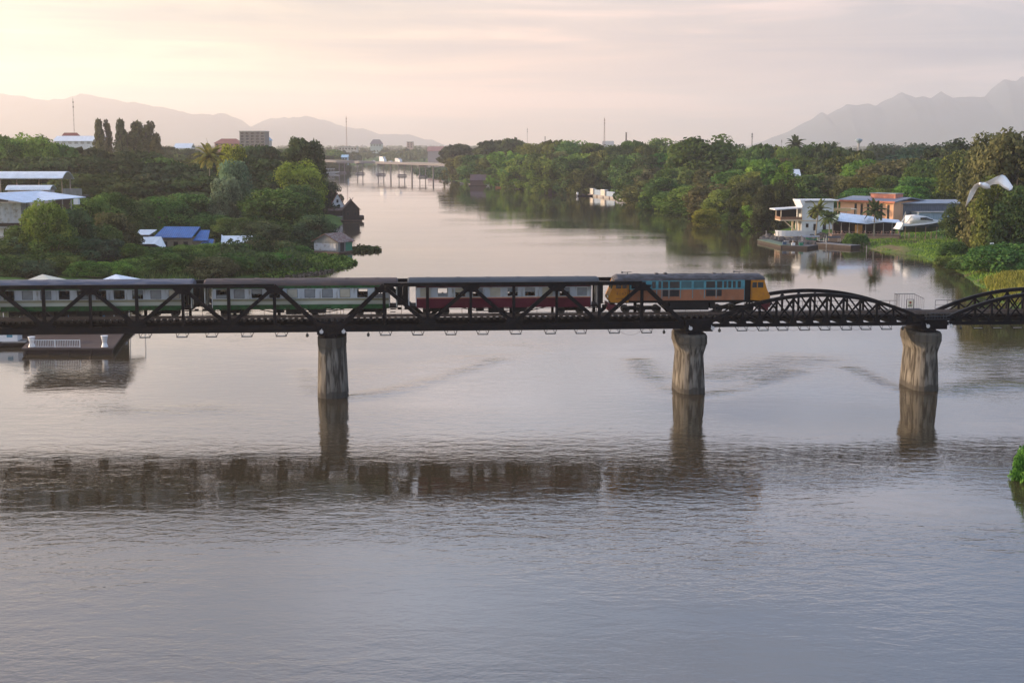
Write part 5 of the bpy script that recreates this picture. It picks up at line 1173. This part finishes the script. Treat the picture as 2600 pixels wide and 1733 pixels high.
windows(t, [0], 3.9, 5.0, .7, 0, DARKIN); b = MB(); b.sheet([(-5, -2.6, 1.5), (2.6, -2.6, 1.3), (2.6, -.5, 2.2), (-5, -.5, 2.6)], .12); b.build('porch_roof', RUST, t); b = MB(); b.box(-4.6, 2.4, -2.2, -.5, -1.2, 1.2); b.build('porch_wall', DWOOD, t)
b = MB(); b.box(-5, 2.8, -4.2, -2.7, -1.2, -.6); b.build('porch_deck', GREYM, t)
# white roofs and blue roofed house
Yh = 297
t = thing('white_roof_hut', 'two-level white sheet roof left of the blue roofed house', 'hut', base_at(372, 612, Yh - 5), math.radians(-6)); t.location.z = gz(t.location.x, Yh)
k = zof(582, Yh) - t.location.z
b = MB(); b.sheet([(-2.6, 1, k - .9), (.3, 1, k - .9), (.9, 4, k), (-3.0, 4, k)], .08); b.sheet([(-3.0, -2.2, k - 2.6), (2.6, -2.2, k - 2.6), (2.9, .9, k - 1.3), (-2.4, .9, k - 1.3)], .08); b.build('roof', WROOF, t)
b = MB(); b.box(-2.4, 2.4, -1.8, .8, -.3, k - 2.5); b.box(-2.4, .2, .82, 3.8, -.3, k - 1.0); b.build('wall', DWOOD, t)
b = MB(); b.sheet([(2.62, -2.2, k - 2.6), (4.2, -2.0, k - 3.4), (4.3, -.2, k - 3.2), (2.92, .9, k - 1.3)], .08); b.build('side_roof', WHITE, t)
t = thing('blue_roof_house', 'long house with bright blue sheet roof in the greenery of the left bank', 'house', base_at(468, 600, 298), math.radians(-7)); t.location.z = gz(t.location.x, 298); k = zof(576, 298) - t.location.z
b = MB(); b.sheet([(-6.0, -2.6, k - 2.1), (2.6, -2.6, k - 2.1), (3.2, 1.2, k), (-4.8, 1.2, k)], .1); b.sheet([(-6.0, 4.8, k - 2.0), (2.6, 4.8, k - 2.0), (3.2, 1.22, k - .01), (-4.8, 1.22, k - .01)], .1)
b.sheet([(2.7, -2.2, k - 2.7), (6.0, -2.2, k - 2.7), (5.4, 1.0, k - .7), (3.3, 1.0, k - .7)], .1); b.sheet([(4.4, -2.6, k - 3.5), (7.2, -2.6, k - 3.5), (6.8, -.6, k - 2.5), (4.9, -.6, k - 2.5)], .1); b.build('roof', BLUER, t)
b = MB(); b.box(-5.2, 2.4, -2.0, 4.2, -.5, k - 2.3); b.box(2.402, 6.0, -1.6, 2.5, -.5, k - 2.9); b.build('wall', mat('tan_wall', (.22, .18, .13), .8), t); windows(t, [-3.6, -1.2, 1.0], k - 4.2, k - 3.1, .9, -2.0, DARKIN, WOOD)
t = thing('white_sheet_shed', 'white sheet roof half hidden behind banana plants on the left bank', 'shed', base_at(600, 610, 305), math.radians(2)); t.location.z = gz(t.location.x, 305); k = zof(600, 305) - t.location.z
b = MB(); b.sheet([(-1.0, -1.6, k - 2.0), (3.4, -1.6, k - 1.6), (3.3, 2.4, k), (-3.2, 2.4, k)], .08); b.sheet([(-3.2, -1.2, k - 1.4), (-1.02, -1.6, k - 2.0), (-3.22, 2.4, k - .02), (-3.6, 2.2, k + .3)], .08); b.build('roof', WROOF, t); b = MB(); b.box(-2.8, 3.0, -1.0, 2.0, -.5, k - 2.1); b.build('wall', GREYW, t)

# --- left edge: restaurant complex on posts
Yc = 268
def zc(py, Y=Yc): return zof(py, Y)
ox = aty(0, 520, Yc).x; s1 = mpp(Yc)
t = thing('stilt_restaurant', 'stilted riverside building with pale panelled wall and balcony at the left edge', 'building', (ox, Yc, 0), 0)
b = MB(); b.box(-8, 52 * s1, 0, 5, zc(566), zc(515)); b.build('panelled_wall', PWALL, t)
b = MB(); b.box(-8, 52 * s1 + .15, -.15, 5.2, zc(566) - .5, zc(566) - .01); b.build('floor_beam', DWOOD, t)
b = MB(); b.box(-8, 24 * s1, -.6, 4, zc(580), zc(575)); b.build('lower_roof', GREYM, t)
b = MB(); b.box(-8, 14 * s1, .6, 4, zc(609), zc(580) - .02); b.build('lower_wall', WHITE, t)
b = MB(); b.loft([[(-8, -1.2, z), (22 * s1, -1.2, z), (35 * s1, .6, z), (35 * s1, 4, z), (-8, 4, z)] for z in (zc(619), zc(611))]); b.build('balcony_slab', mat('slab', (.30, .28, .26), .85), t)
b = MB(); b.box(-8, 33 * s1, .3, .36, zc(610), zc(600)); b.build('balcony_rail', GREYM, t)
posts(t, [(3 * s1, -.6), (27 * s1, .4), (3 * s1, 3)], -1, zc(619), .22, GREYM, 'column'); posts(t, [(8 * s1, .1)], zc(609), zc(580), .16, GREYM, 'column')
b = MB(); b.box(52 * s1 + .2, 200 * s1, 2, 5, zc(566) - 6, zc(566) - .3); b.build('rear_base', DWOOD, t)
for x in (60, 80, 100, 125, 150, 172): posts(t, [(x * s1, 1.6)], zc(566) - 3, zc(508), .12, GREYM)
b = MB(); b.box(55 * s1, 72 * s1, 1.4, 1.6, zc(545), zc(530)); b.build('window', mat('pale_green_glass', (.35, .48, .46), .3), t)
b = MB(); b.box(178 * s1, 190 * s1, 1.5, 2.6, zc(520), zc(506)); b.build('water_tank', WHITE, t)
b = MB()
P = lambda px, py, Y: tuple(Vector(aty(px, py, Y)) - Vector((ox, Yc, 0)))
b.sheet([P(-60, 494, Yc - 2), P(62, 514, Yc - 3), P(100, 484, Yc + 9), P(-60, 492, Yc + 8)], .12)
b.sheet([P(62.5, 514, Yc - 3), P(150, 505, Yc + 0), P(218, 500, Yc + 4), P(100.5, 484, Yc + 9)], .12); b.build('roof', BROOF, t)
# barrel roofs behind
t = thing('barrel_roof_shed', 'open shed under a long white barrel roof on thin posts at the left edge', 'shed', (aty(0, 470, 300).x, 300, 0), 0); s2 = mpp(300)
zb_, zt_ = zof(455, 300), zof(437, 304)
b = MB(); n = 12; rings = []
o = [(-3.0 + 8 * k / n, zb_ + (zt_ - zb_) * 1.15 * math.sin(math.pi * (.06 + .94 * k / n))) for k in range(n + 1)]; b.prism_x(o + [(y, z - .12) for y, z in o][::-1], -10, 168 * s2); b.build('roof', WROOF, t)
posts(t, [(12 * s2, -2.5), (26 * s2, 4), (82 * s2, 4), (140 * s2, 4), (182 * s2 - 1.2, 2)], zof(500, 300), zb_ + .2, .13, mat('tan_post', (.32, .27, .22), .8))
b = MB(); b.box(-10, 205 * s2, -2.0, 5.0, zof(500, 300) - 8, zof(497, 300)); b.build('base', DWOOD, t); b = MB(); b.box(165 * s2, 212 * s2, -2.4, -2.2, zof(496, 300), zof(478, 300)); b.build('side_boards', GREYW, t)
t = thing('small_barrel_shed', 'smaller white curved roof between the barrel roof and the pale blue roof', 'shed', (aty(22, 490, 286).x, 286, 0), 0); s3 = mpp(286)
za_, zt_ = zof(481, 286), zof(470, 286); o = [(-2.0 + 4 * k / 8, za_ + (zt_ - za_) * math.sin(math.pi * k / 8) ** .8) for k in range(9)]
b = MB(); b.prism_x(o + [(y, z - .1) for y, z in o][::-1], 0, 112 * s3); b.build('roof', WROOF, t); b = MB(); b.box(.4, 108 * s3, -1.6, 1.8, za_ - 5, za_ - .12); b.build('wall', mat('pinkish_wall', (.42, .38, .37), .8), t)

# --- raft with tents in front, beside it a white boat
A = Vector(wl(68, 899)); B = Vector(wl(283, 898)); L = (B - A).length
t = thing('party_raft', 'brown decked floating raft with white railing moored at lower left', 'raft', (A.x, A.y, 0), 0)
D = 27.0
b = MB(); b.loft([[(-.6, 0, z), (L + .3, 0, z), (L - 2.2, 14, z), (L - 3.8, D, z), (-14, D, z), (-9, 14, z), (-3.2, 13, z)] for z in (.52, .75)]); b.build('deck', DECKW, t)
b = MB(); b.box(-.3, L, .25, .5, -.4, .50); b.loft([[(-.3, .5, z), (L - .1, .5, z), (L - 2.8, 13, z), (-3, 12.5, z)] for z in (-.4, .5)]); [b.box(-.3 + k * 2.6, -.1 + k * 2.6, .1, .24, -.5, .51) for k in range(5)]; b.box(-12, L - 4.2, 13.2, D - 1, -.4, .48); b.build('pontoon', mat('pontoon_rust', (.040, .026, .024), .8), t)
b = MB(); px2 = lambda p, y=.9: atz(p, 880).x * 1.0 - A.x
ra, rb_ = px2(117), px2(239)
b.box(ra, rb_, .55, .62, 1.60, 1.67); b.box(ra, rb_, .56, .61, .82, .87)
x = ra
while x <= rb_ + .01: b.box(x - .02, x + .02, .565, .605, .87, 1.60); x += .205
for x in (ra, (ra + rb_) / 2, rb_): b.box(x - .05, x + .05, .54, .63, .75, 1.70)
b.build('railing', WHITE, t)
x = ra + .1; b = MB()
x = -10
b.box(-10, L - 6, 26.0, 26.08, 1.6, 1.67)
while x <= L - 6: b.box(x - .03, x + .03, 26, 26.05, .75, 1.6); x += .5
b.build('back_railing', WHITE, t)
b = MB(); b.box(-6.2, 5.4, 24.5, 24.8, .752, 5.2); b.box(-6.2, -5.9, 16, 24.5, .752, 4.8); b.build('added_reflection_screen', DWOOD, t)  # dark walls added behind the train to darken the raft's reflection
b = MB(); b.sheet([(-5, 12, 6.5), (8.2, 12, 6.5), (6.3, 25, 6.2), (-7, 25, 6.2)], .15); b.build('added_reflection_sheet', DWOOD, t)  # dark overhead sheet added so the water below the raft mirrors dark
b = MB(); b.box(-2, 1.5, 20, 21, .752, 1.9); b.box(3, 6, 21, 22, .752, 1.8); b.build('serving_counter', WHITE, t)
def marquee(px, pytop, Yt, w, d, label, m, zr=None):
    p = aty(px, pytop, Yt); t = thing('marquee_tent', label, 'tent', (p.x, Yt, .75), 0, 'marquee tents on the raft'); zt = p.z - .75; ze = zt - w * .20
    b = MB(); b.add([(-w/2, -d/2, ze), (w/2, -d/2, ze), (w/2, d/2, ze), (-w/2, d/2, ze), (0, 0, zt)], [(0, 1, 4), (1, 2, 4), (2, 3, 4), (3, 0, 4)]); b.box(-w/2, w/2, -d/2 - .02, -d/2, ze - .35, ze); b.box(-w/2, w/2, d/2, d/2 + .02, ze - .35, ze); b.build('canopy', m, t)
    posts(t, [(sx * w * .49, sy * d * .49) for sx in (-1, 1) for sy in (-1, 1)], 0, ze, .06, WHITE, 'pole'); return t
marquee(108, 696, 193, 8.5, 9, 'cream peaked tent on the raft showing its top above the train roof', mat('tent_cream', (.68, .62, .48), .7, .05)); marquee(294, 696, 193, 5.6, 8, 'white peaked tent right of the cream one above the train roof', mat('tent_white', (.76, .80, .84), .7, .04))
CH = mat('chair_cover_blue', (.10, .34, .62), .7, .1); CHW = mat('chair_cover_white', (.70, .74, .78), .7, .08)
ch = MB(); ch.loft([[(-.25, -.25, 0), (.25, -.25, 0), (.25, .25, 0), (-.25, .25, 0)], [(-.22, -.22, .48), (.22, -.22, .48), (.22, .22, .48), (-.22, .22, .48)]]); ch.loft([[(-.2, .14, .482), (.2, .14, .482), (.2, .22, .482), (-.2, .22, .482)], [(-.17, .2, 1.0), (.17, .2, 1.0), (.17, .27, 1.0), (-.17, .27, 1.0)]])
cmb, cmw = ch.mesh('covered_chair', CH), ch.mesh('covered_chair', CHW)
i = 0
for px in (108, 122, 136, 150, 164, 178, 250, 262, 274, 286, 298, 310):
    p = atz(px, 800 + (i % 2) * 3, 1.6); m = cmb if i % 3 else cmw
    tag(put(m, 'covered_chair', None, (p.x, min(p.y, 190), .75), (0, 0, R.random() * 6)), f"{'blue' if i % 3 else 'white'} cloth covered chair on the raft under the train, {ORD[i]} from left", 'chair', 'covered chairs on the raft'); i += 1
# white things standing on the front of the raft
for px, s_, lab in ((81, 1, 'white draped high table at the left front of the raft'), (266, 1.1, 'white draped high table at the right front of the raft')):
    p = atz(px, 880, .75); t = thing('draped_table', lab, 'table', (p.x, p.y, .75)); b = MB(); b.loft([[(r_ * math.cos(a), r_ * math.sin(a), z) for a in [k * math.pi / 6 for k in range(12)]] for z, r_ in ((0, .42), (.5, .25), (1.15 * s_, .42), (1.2 * s_, .44))]); b.build('cloth', WHITE, t); b = MB(); b.tube((0, 0, 1.2 * s_ + .002), (0, 0, 1.2 * s_ + .04), .45, n=14); b.build('table_top', WHITE, t)
x, y = wl(-110, 878); t = thing('white_cabin_boat', 'white cabin boat moored left of the raft, cut by the frame', 'boat', (x, y, 0), math.radians(1))
b = MB(); hull(b, 10.5, 1.4, .55, .85, -.35, stern=.9); b.build('hull', mat('hull_dark', (.06, .05, .05), .6), t); b = MB(); b.box(1, 9.0, -1.15, 1.15, .56, .72); b.build('deck', GREYM, t)
b = MB(); b.box(3.2, 7.9, -.9, .9, .722, 2.0); cb_ = b.build('cabin', WHITE, t); b = MB(); b.box(2.9, 8.2, -1.05, 1.05, 2.002, 2.1); b.build('cabin_roof', WHITE, cb_); b = MB(); b.box(6.6, 7.3, -.93, -.901, 1.2, 1.7); b.box(4.0, 4.7, -.93, -.901, 1.2, 1.7); b.build('window', mat('teal_glass', (.08, .25, .35), .3), cb_)

# --- far bridge with vehicles, river ferry
Af, Bf = aty(815, 408, 1240), aty(1142, 419, 1010); Lf = (Vector((Bf.x, Bf.y)) - Vector((Af.x, Af.y))).length; rz = math.atan2(Bf.y - Af.y, Bf.x - Af.x)
FB = mat('far_concrete', (.20, .19, .20), .9)
t = thing('road_bridge', 'low concrete road bridge crossing the river in the hazy distance', 'bridge', (Af.x, Af.y, 0), rz); zd = 10.2
b = MB(); b.box(-30, Lf + 6, -4, 4, zd - 1.1, zd); b.build('deck', FB, t)
for y in (-4.2, 4.0): b = MB(); b.box(-30, Lf + 6, y, y + .2, zd + .002, zd + .8); b.build('parapet', mat('parapet_grey', (.20, .20, .22), .9), t)
sd = Vector((Bf.x - Af.x, Bf.y - Af.y)) / Lf
def alongf(px, z=0):
    u = (px - CX) / F; k = (H - z) * sp_; return (u * (Af.y * cp_ + k) - Af.x) / (sd.x - u * sd.y * cp_)
for px in (868, 914, 967, 992, 1020, 1046, 1073, 1100):
    x = alongf(px, 5); thin = px in (992, 1046, 1100); b = MB()
    for y in ((-2.4, 2.4) if not thin else (0,)): b.tube((x, y, -3), (x, y, zd - 1.1), .4 if not thin else .6, n=8)
    if not thin: b.box(x - .7, x + .7, -3.8, 3.8, zd - 2.1, zd - 1.102); b.prism_x([(-4.0, .2), (4.0, .2), (3.2, 1.4), (-3.2, 1.4)], x - 1.2, x + 1.2)
    b.build('pier', FB, t)
def on_far(px, z, rz_=0): s_ = alongf(px, z); return (Af.x + sd.x * s_, Af.y + sd.y * s_, z)
def vehicle(px, L, h, label, m, name, cat, cabh=None):
    t = thing(name, label, cat, on_far(px, zd), rz); b = MB()
    if cabh: b.box(-L/2, L/2 - 2.3, -1.2, 1.2, .9, h); b.build('cargo_box', m, t); b = MB(); b.prism_y([(L/2 - 2.2, .6), (L/2, .6), (L/2, 1.6), (L/2 - .4, cabh), (L/2 - 2.2, cabh)], -1.15, 1.15); b.build('cab', WHITE, t)
    else: b.prism_y([(-L/2, .4), (L/2, .4), (L/2, .95), (L/2 - 1.1, 1.05), (L/2 - 1.8, h), (-L/2 + .9, h), (-L/2 + .1, 1.1)], -.85, .85); b.build('body', m, t); b = MB(); b.box(-L/2 + 1.0, L/2 - 1.9, -.87, .87, 1.05, h - .12); b.build('window', GLASS, t)
    for x in (-L/2 + 1.1, L/2 - 1.1):
        for y in (-.9, .9): b = MB(); b.tube((x, y - .12, .38), (x, y + .12, .38), .38, n=12); b.build('wheel', BLACK, t)
vehicle(972, 9.5, 4.6, 'white box truck on the far road bridge', WHITE, 'box_truck', 'truck', 2.9); vehicle(1012, 9.0, 3.6, 'grey-white truck on the far road bridge right of the box truck', mat('truck_grey', (.45, .47, .52), .6), 'lorry', 'truck', 2.8)
vehicle(992, 4.6, 1.6, 'silver car between the two trucks on the far bridge', mat('silver_paint', (.4, .42, .45), .4), 'parked_car', 'car'); vehicle(948, 4.5, 1.55, 'pale car left of the trucks on the far bridge', mat('pale_paint', (.5, .48, .45), .4), 'parked_car', 'car')
x, y = wl(808, 441); t = thing('river_ferry', 'white double-deck river boat moored under the trees at the far left bank', 'boat', (x, y, 0), 0); b = MB(); hull(b, 18, 2.6, 1.2, 2.0, -.3, stern=.9); b.build('hull', WHITE, t)
b = MB(); b.box(1, 14, -2, 2, 3.8, 4.05); b.build('roof', WHITE, t); b = MB(); b.box(2, 13, -1.6, 1.6, 1.9, 2.6); b.build('cabin', DWOOD, t); posts(t, [(1.5 + 2.4 * k, -1.9) for k in range(6)], 1.5, 3.8, .09)

# --- far buildings
def block(px0, px1, yt, yb, Y, dep, label, wall, roofm, kind='flat', floors=0, cat='building', name='building', rise=0, rz_=0, wm=None):
    p = aty(px0, yb, Y); z0 = p.z; z1 = zof(yt, Y); w = (px1 - px0) * mpp(Y); g = min(z0, gz(p.x, Y)) - 1
    t = thing(name, label, cat, (p.x, Y, 0), math.radians(rz_)); b = MB(); zw = z1 - rise; b.box(0, w, 0, dep, g, zw); wl_ = b.build('wall', wall, t)
    b = MB()
    if kind == 'flat': b.box(-.4, w + .4, -.4, dep + .4, zw + .01, zw + .8)
    elif kind == 'hip': b.add([(-1, -1, zw + .02), (w + 1, -1, zw + .02), (w + 1, dep + 1, zw + .02), (-1, dep + 1, zw + .02), (w * .2, dep / 2, z1), (w * .8, dep / 2, z1)], [(0, 1, 5, 4), (1, 2, 5), (2, 3, 4, 5), (3, 0, 4), (3, 2, 1, 0)])
    else: gable(b, 0, w, 0, dep, zw + .02, z1, .8, .3, 'x')
    b.build('roof', roofm, t)
    if floors:
        n = max(2, int(w / 4)); fh = (zw - z0) / floors
        for f_ in range(floors): windows(t, [w * (k + .5) / n for k in range(n)], z0 + fh * (f_ + .3), z0 + fh * (f_ + .75), w / n * .55, 0, wm or GLASS, wall)
    return t, w, z0, z1
t, w, z0, z1 = block(138, 262, 345, 366, 900, 16, 'long white hotel block with a red upper roof on the left skyline', WALLW, WROOF, 'gable', 2, 'hotel', 'hotel', 3.0); b = MB(); q0 = aty(150, 350, 915); k = mpp(915)
zz = zof(337, 915); b.add([(-2, 12, zz - 5.5), (14.5, 12, zz - 5.5), (14.5, 20, zz - 5.5), (-2, 20, zz - 5.5), (1.5, 16, zz), (10, 16, zz)], [(0, 1, 5, 4), (1, 2, 5), (2, 3, 4, 5), (3, 0, 4), (3, 2, 1, 0)]); b.build('upper_roof', RROOF, t)
block(609, 672, 335, 372, 1150, 20, 'tall dark brown block on the left skyline', mat('brown_block', (.19, .165, .15), .8), mat('parapet_light', (.40, .37, .34), .8), 'flat', 5, name='apartment_block')
block(672, 684, 348, 376, 1180, 12, 'narrow pale block with blue roof right of the tall brown block', mat('pale_block', (.55, .52, .44), .8), mat('light_blue_roof', (.25, .40, .55), .6), 'hip', 3, rise=3)
block(545, 606, 352, 372, 1200, 18, 'long red-roofed building left of the tall brown block', mat('salmon_wall', (.40, .20, .16), .8), RROOF, 'hip', 1, rise=4)
block(443, 482, 364, 376, 1000, 14, 'white double-gabled roof showing above the left canopy', WHITE, WROOF, 'gable', 0, rise=3)
block(868, 882, 393, 408, 1330, 10, 'small light blue house behind the far bridge', mat('light_blue_wall', (.35, .48, .58), .7), mat('pale_blue_roof', (.45, .60, .70), .6), 'gable', 1, 'house', 'house', 2)
block(940, 968, 354, 372, 2400, 25, 'pale temple-like building with dark hipped roof beyond the far bridge', mat('temple_wall', (.45, .50, .46), .8), mat('temple_roof', (.16, .13, .13), .8), 'hip', 1, name='hall', rise=8)
block(1033, 1048, 361, 376, 2400, 20, 'pinkish block beyond the far bridge, right of the pale hall', mat('pink_block', (.48, .33, .28), .8), GREYM, 'flat', 3)
block(1086, 1125, 372, 384, 1700, 25, 'red-roofed low building by the far end of the right bank', mat('low_wall', (.35, .30, .28), .8), mat('roof_rose', (.33, .16, .13), .7), 'gable', 1, rise=5)
block(860, 905, 374, 382, 1900, 20, 'long low pale building in the haze left of the far bridge', mat('low_pale', (.5, .46, .40), .8), GREYM, 'flat', 1)
block(1532, 1558, 358, 372, 3000, 30, 'pale building on the horizon right of the lattice mast', WALLW, GREYM, 'gable', 2, rise=8)
block(1712, 1745, 366, 378, 1500, 20, 'pale roof between the crowns of the right skyline', WALLW, GREYM, 'flat', 1)
block(2016, 2028, 430, 442, 520, 6, 'small white gable glimpsed among the right bank trees', WHITE, WHITE, 'gable', 0, rise=2, name='house', cat='house')
# --- masts
def mast(px, yt, Y, w, label, m, name='radio_mast', lattice=True):
    w *= .42
    p = aty(px, yt, Y); t = thing(name, label, 'mast', (p.x, Y, 2)); h = p.z - 2; b = MB(); n = 14
    if lattice:
        for sx, sy in ((-1, -1), (1, -1), (0, 1)): b.tube((sx * w / 2, sy * w / 2, -2), (sx * w * .12, sy * w * .12, h), w * .07, n=4)
        for k in range(n):
            z0_, z1_ = h * k / n, h * (k + 1) / n; a0, a1 = w / 2 * (1 - .76 * k / n), w / 2 * (1 - .76 * (k + 1) / n)
            b.tube((-a0, -a0, z0_), (a1, -a1, z1_), w * .045, n=4); b.tube((a0, -a0, z0_), (-a1, -a1, z1_), w * .045, n=4)
        b.build('lattice', m, t); b = MB(); b.tube((0, 0, h), (0, 0, h * 1.03), w * .05, n=4); [b.box(sx * w * .2 - .3, sx * w * .2 + .3, -.5, .5, h * z_, h * z_ + 1.8) for sx in (-1, 1) for z_ in (.86, .93)]; b.build('antennas', m, t)
    return t
MM = mat('mast_grey', (.22, .18, .18), .7); MR = mat('mast_reddish', (.30, .15, .13), .7)
mast(185, 250, 1500, 3.2, 'thin lattice radio mast on the left skyline in front of the mountain', MM); mast(879, 296, 2200, 5.5, 'lattice mast rising left of the far bridge', MR); mast(1535, 300, 2200, 7.5, 'tall lattice mast on the horizon left of the chimney', MR)
mast(1339, 325, 2200, 3.0, 'thin mast right of the dark spreading tree on the horizon', MM); mast(1384, 346, 1700, 3.4, 'short mast on the horizon among the right skyline trees', MM); mast(1910, 338, 1500, 5.5, 'lattice tower on the horizon left of the right mountain', MM); mast(1985, 355, 2000, 3.0, 'small thin mast at the foot of the right mountain', MM)
p = aty(1590, 336, 1500); t = thing('chimney', 'plain dark chimney on the horizon right of the tall lattice mast', 'chimney', (p.x, 1500, 2)); b = MB(); b.tube((0, 0, -2), (0, 0, p.z - 3), 1.05, .8, n=10); b.build('shaft', mat('chimney_dark', (.10, .08, .08), .8), t); b = MB(); b.tube((0, 0, p.z - 3 + .01), (0, 0, p.z - 2), .95, .95, n=10); b.build('rim', MM, t)
p = aty(2181, 352, 1300); t = thing('water_tower', 'mushroom shaped water tower on the right skyline under the mountain', 'water tower', (p.x, 1300, 2)); h = p.z - 2; b = MB(); b.tube((0, 0, -2), (0, 0, h - 4.5), 1.1, .9, n=10); b.build('stem', GREYM, t)
b = MB(); b.loft([[(r_ * math.cos(a), r_ * math.sin(a), h - z) for a in [k * math.pi / 7 for k in range(14)]] for z, r_ in ((4.48, .95), (2.2, 3.2), (.8, 3.3), (0, .8))]); b.build('bowl', mat('tower_blue_grey', (.22, .30, .36), .7), t)

# --- the egret flying past the camera
BIRDW = mat('white_feathers', (.90, .89, .87), .8, .05, 6); YB = 35.0; sB = YB / F
t = thing('flying_egret', 'white egret flying past at upper right with both wings swept down', 'bird', tuple(aty(2503, 468, YB)), 0)
def bp_(px, py, dy=0): return Vector(((px - 2503) * sB, dy, (468 - py) * sB))
# body: one continuous surface from tail to head
ax = [(bp_(2520, 478, .16), .010), (bp_(2514, 475, .11), .040), (bp_(2508, 473, .04), .070), (bp_(2500, 471, -.05), .078), (bp_(2492, 470, -.13), .062), (bp_(2486, 469, -.19), .036), (bp_(2482, 467, -.23), .030), (bp_(2480, 466, -.27), .036), (bp_(2478, 466, -.31), .026), (bp_(2477, 466, -.335), .010)]
b = MB(); b.path([a for a, r_ in ax], [r_ for a, r_ in ax], 12); bd = b.build('body', BIRDW, t, True)
b = MB(); b.path([bp_(2477, 466, -.33), bp_(2475, 467, -.38), bp_(2473, 468, -.43)], [.009, .006, .002], 6); b.build('bill', mat('bill_yellow', (.55, .35, .05), .4), t)
b = MB(); b.path([bp_(2516, 479, .10), bp_(2524, 482, .25), bp_(2530, 484, .38)], [.007, .006, .005], 5); b.path([bp_(2512, 479, .10), bp_(2520, 483, .25), bp_(2526, 485, .38)], [.007, .006, .005], 5); b.build('legs', mat('bird_leg', (.04, .04, .03), .6), t)
def wing(le, te):
    n = len(le); top = []; bot = []
    rings = []
    for (a, c) in zip(le, te):
        a, c = Vector(a), Vector(c); mid = (a + c) / 2 + Vector((0, 0, .012)); d = Vector((0, 0, .007))
        rings.append([a, (a + mid) / 2 + d, mid + d, (mid + c) / 2 + d * .6, c, (mid + c) / 2 - d * .3, mid - d * .5, (a + mid) / 2 - d])
    m = MB(); m.loft(rings); o = m.build('wing', BIRDW, t, True); return o
# left wing (towards the sun): out, then folding down to a point
wing([bp_(2496, 462, -.10), bp_(2482, 462, -.16), bp_(2468, 468, -.18), bp_(2459, 482, -.16), bp_(2455, 502, -.10), bp_(2454, 525, .0)],
     [bp_(2498, 475, .16), bp_(2491, 476, .16), bp_(2486, 481, .15), bp_(2479, 494, .12), bp_(2469, 509, .07), bp_(2456, 524, .03)])
# right wing: up and out, broad hand dropping at the wrist
wing([bp_(2498, 462, -.10), bp_(2512, 454, -.17), bp_(2528, 447, -.10), bp_(2545, 443.5, .08), bp_(2556, 447, .14), bp_(2565, 458, .12), bp_(2572, 474, .0)],
     [bp_(2494, 474, .18), bp_(2514, 477, .20), bp_(2524, 469, .12), bp_(2534, 467, -.02), bp_(2545, 477, -.12), bp_(2558, 484, -.12), bp_(2569, 481, -.03)])

# ------------------------------------------------------------------ haze: one closed box of even air round everything below the sky
hm = bpy.data.materials.new('haze_air'); hm.use_nodes = True; nt = hm.node_tree; nt.nodes.clear()
pv = nt.nodes.new('ShaderNodeVolumePrincipled'); pv.inputs['Color'].default_value = (0.98, 0.93, 0.925, 1); pv.inputs['Density'].default_value = 0.00013; pv.inputs['Anisotropy'].default_value = 0.55
ho = nt.nodes.new('ShaderNodeOutputMaterial'); nt.links.new(pv.outputs[0], ho.inputs['Volume'])
hb = MB(); hb.box(-13500, 13500, -300, 19500, -4.5, 640)
hz = hb.build('haze', hm); tag(hz, kind='stuff')
hm.cycles.homogeneous_volume = True
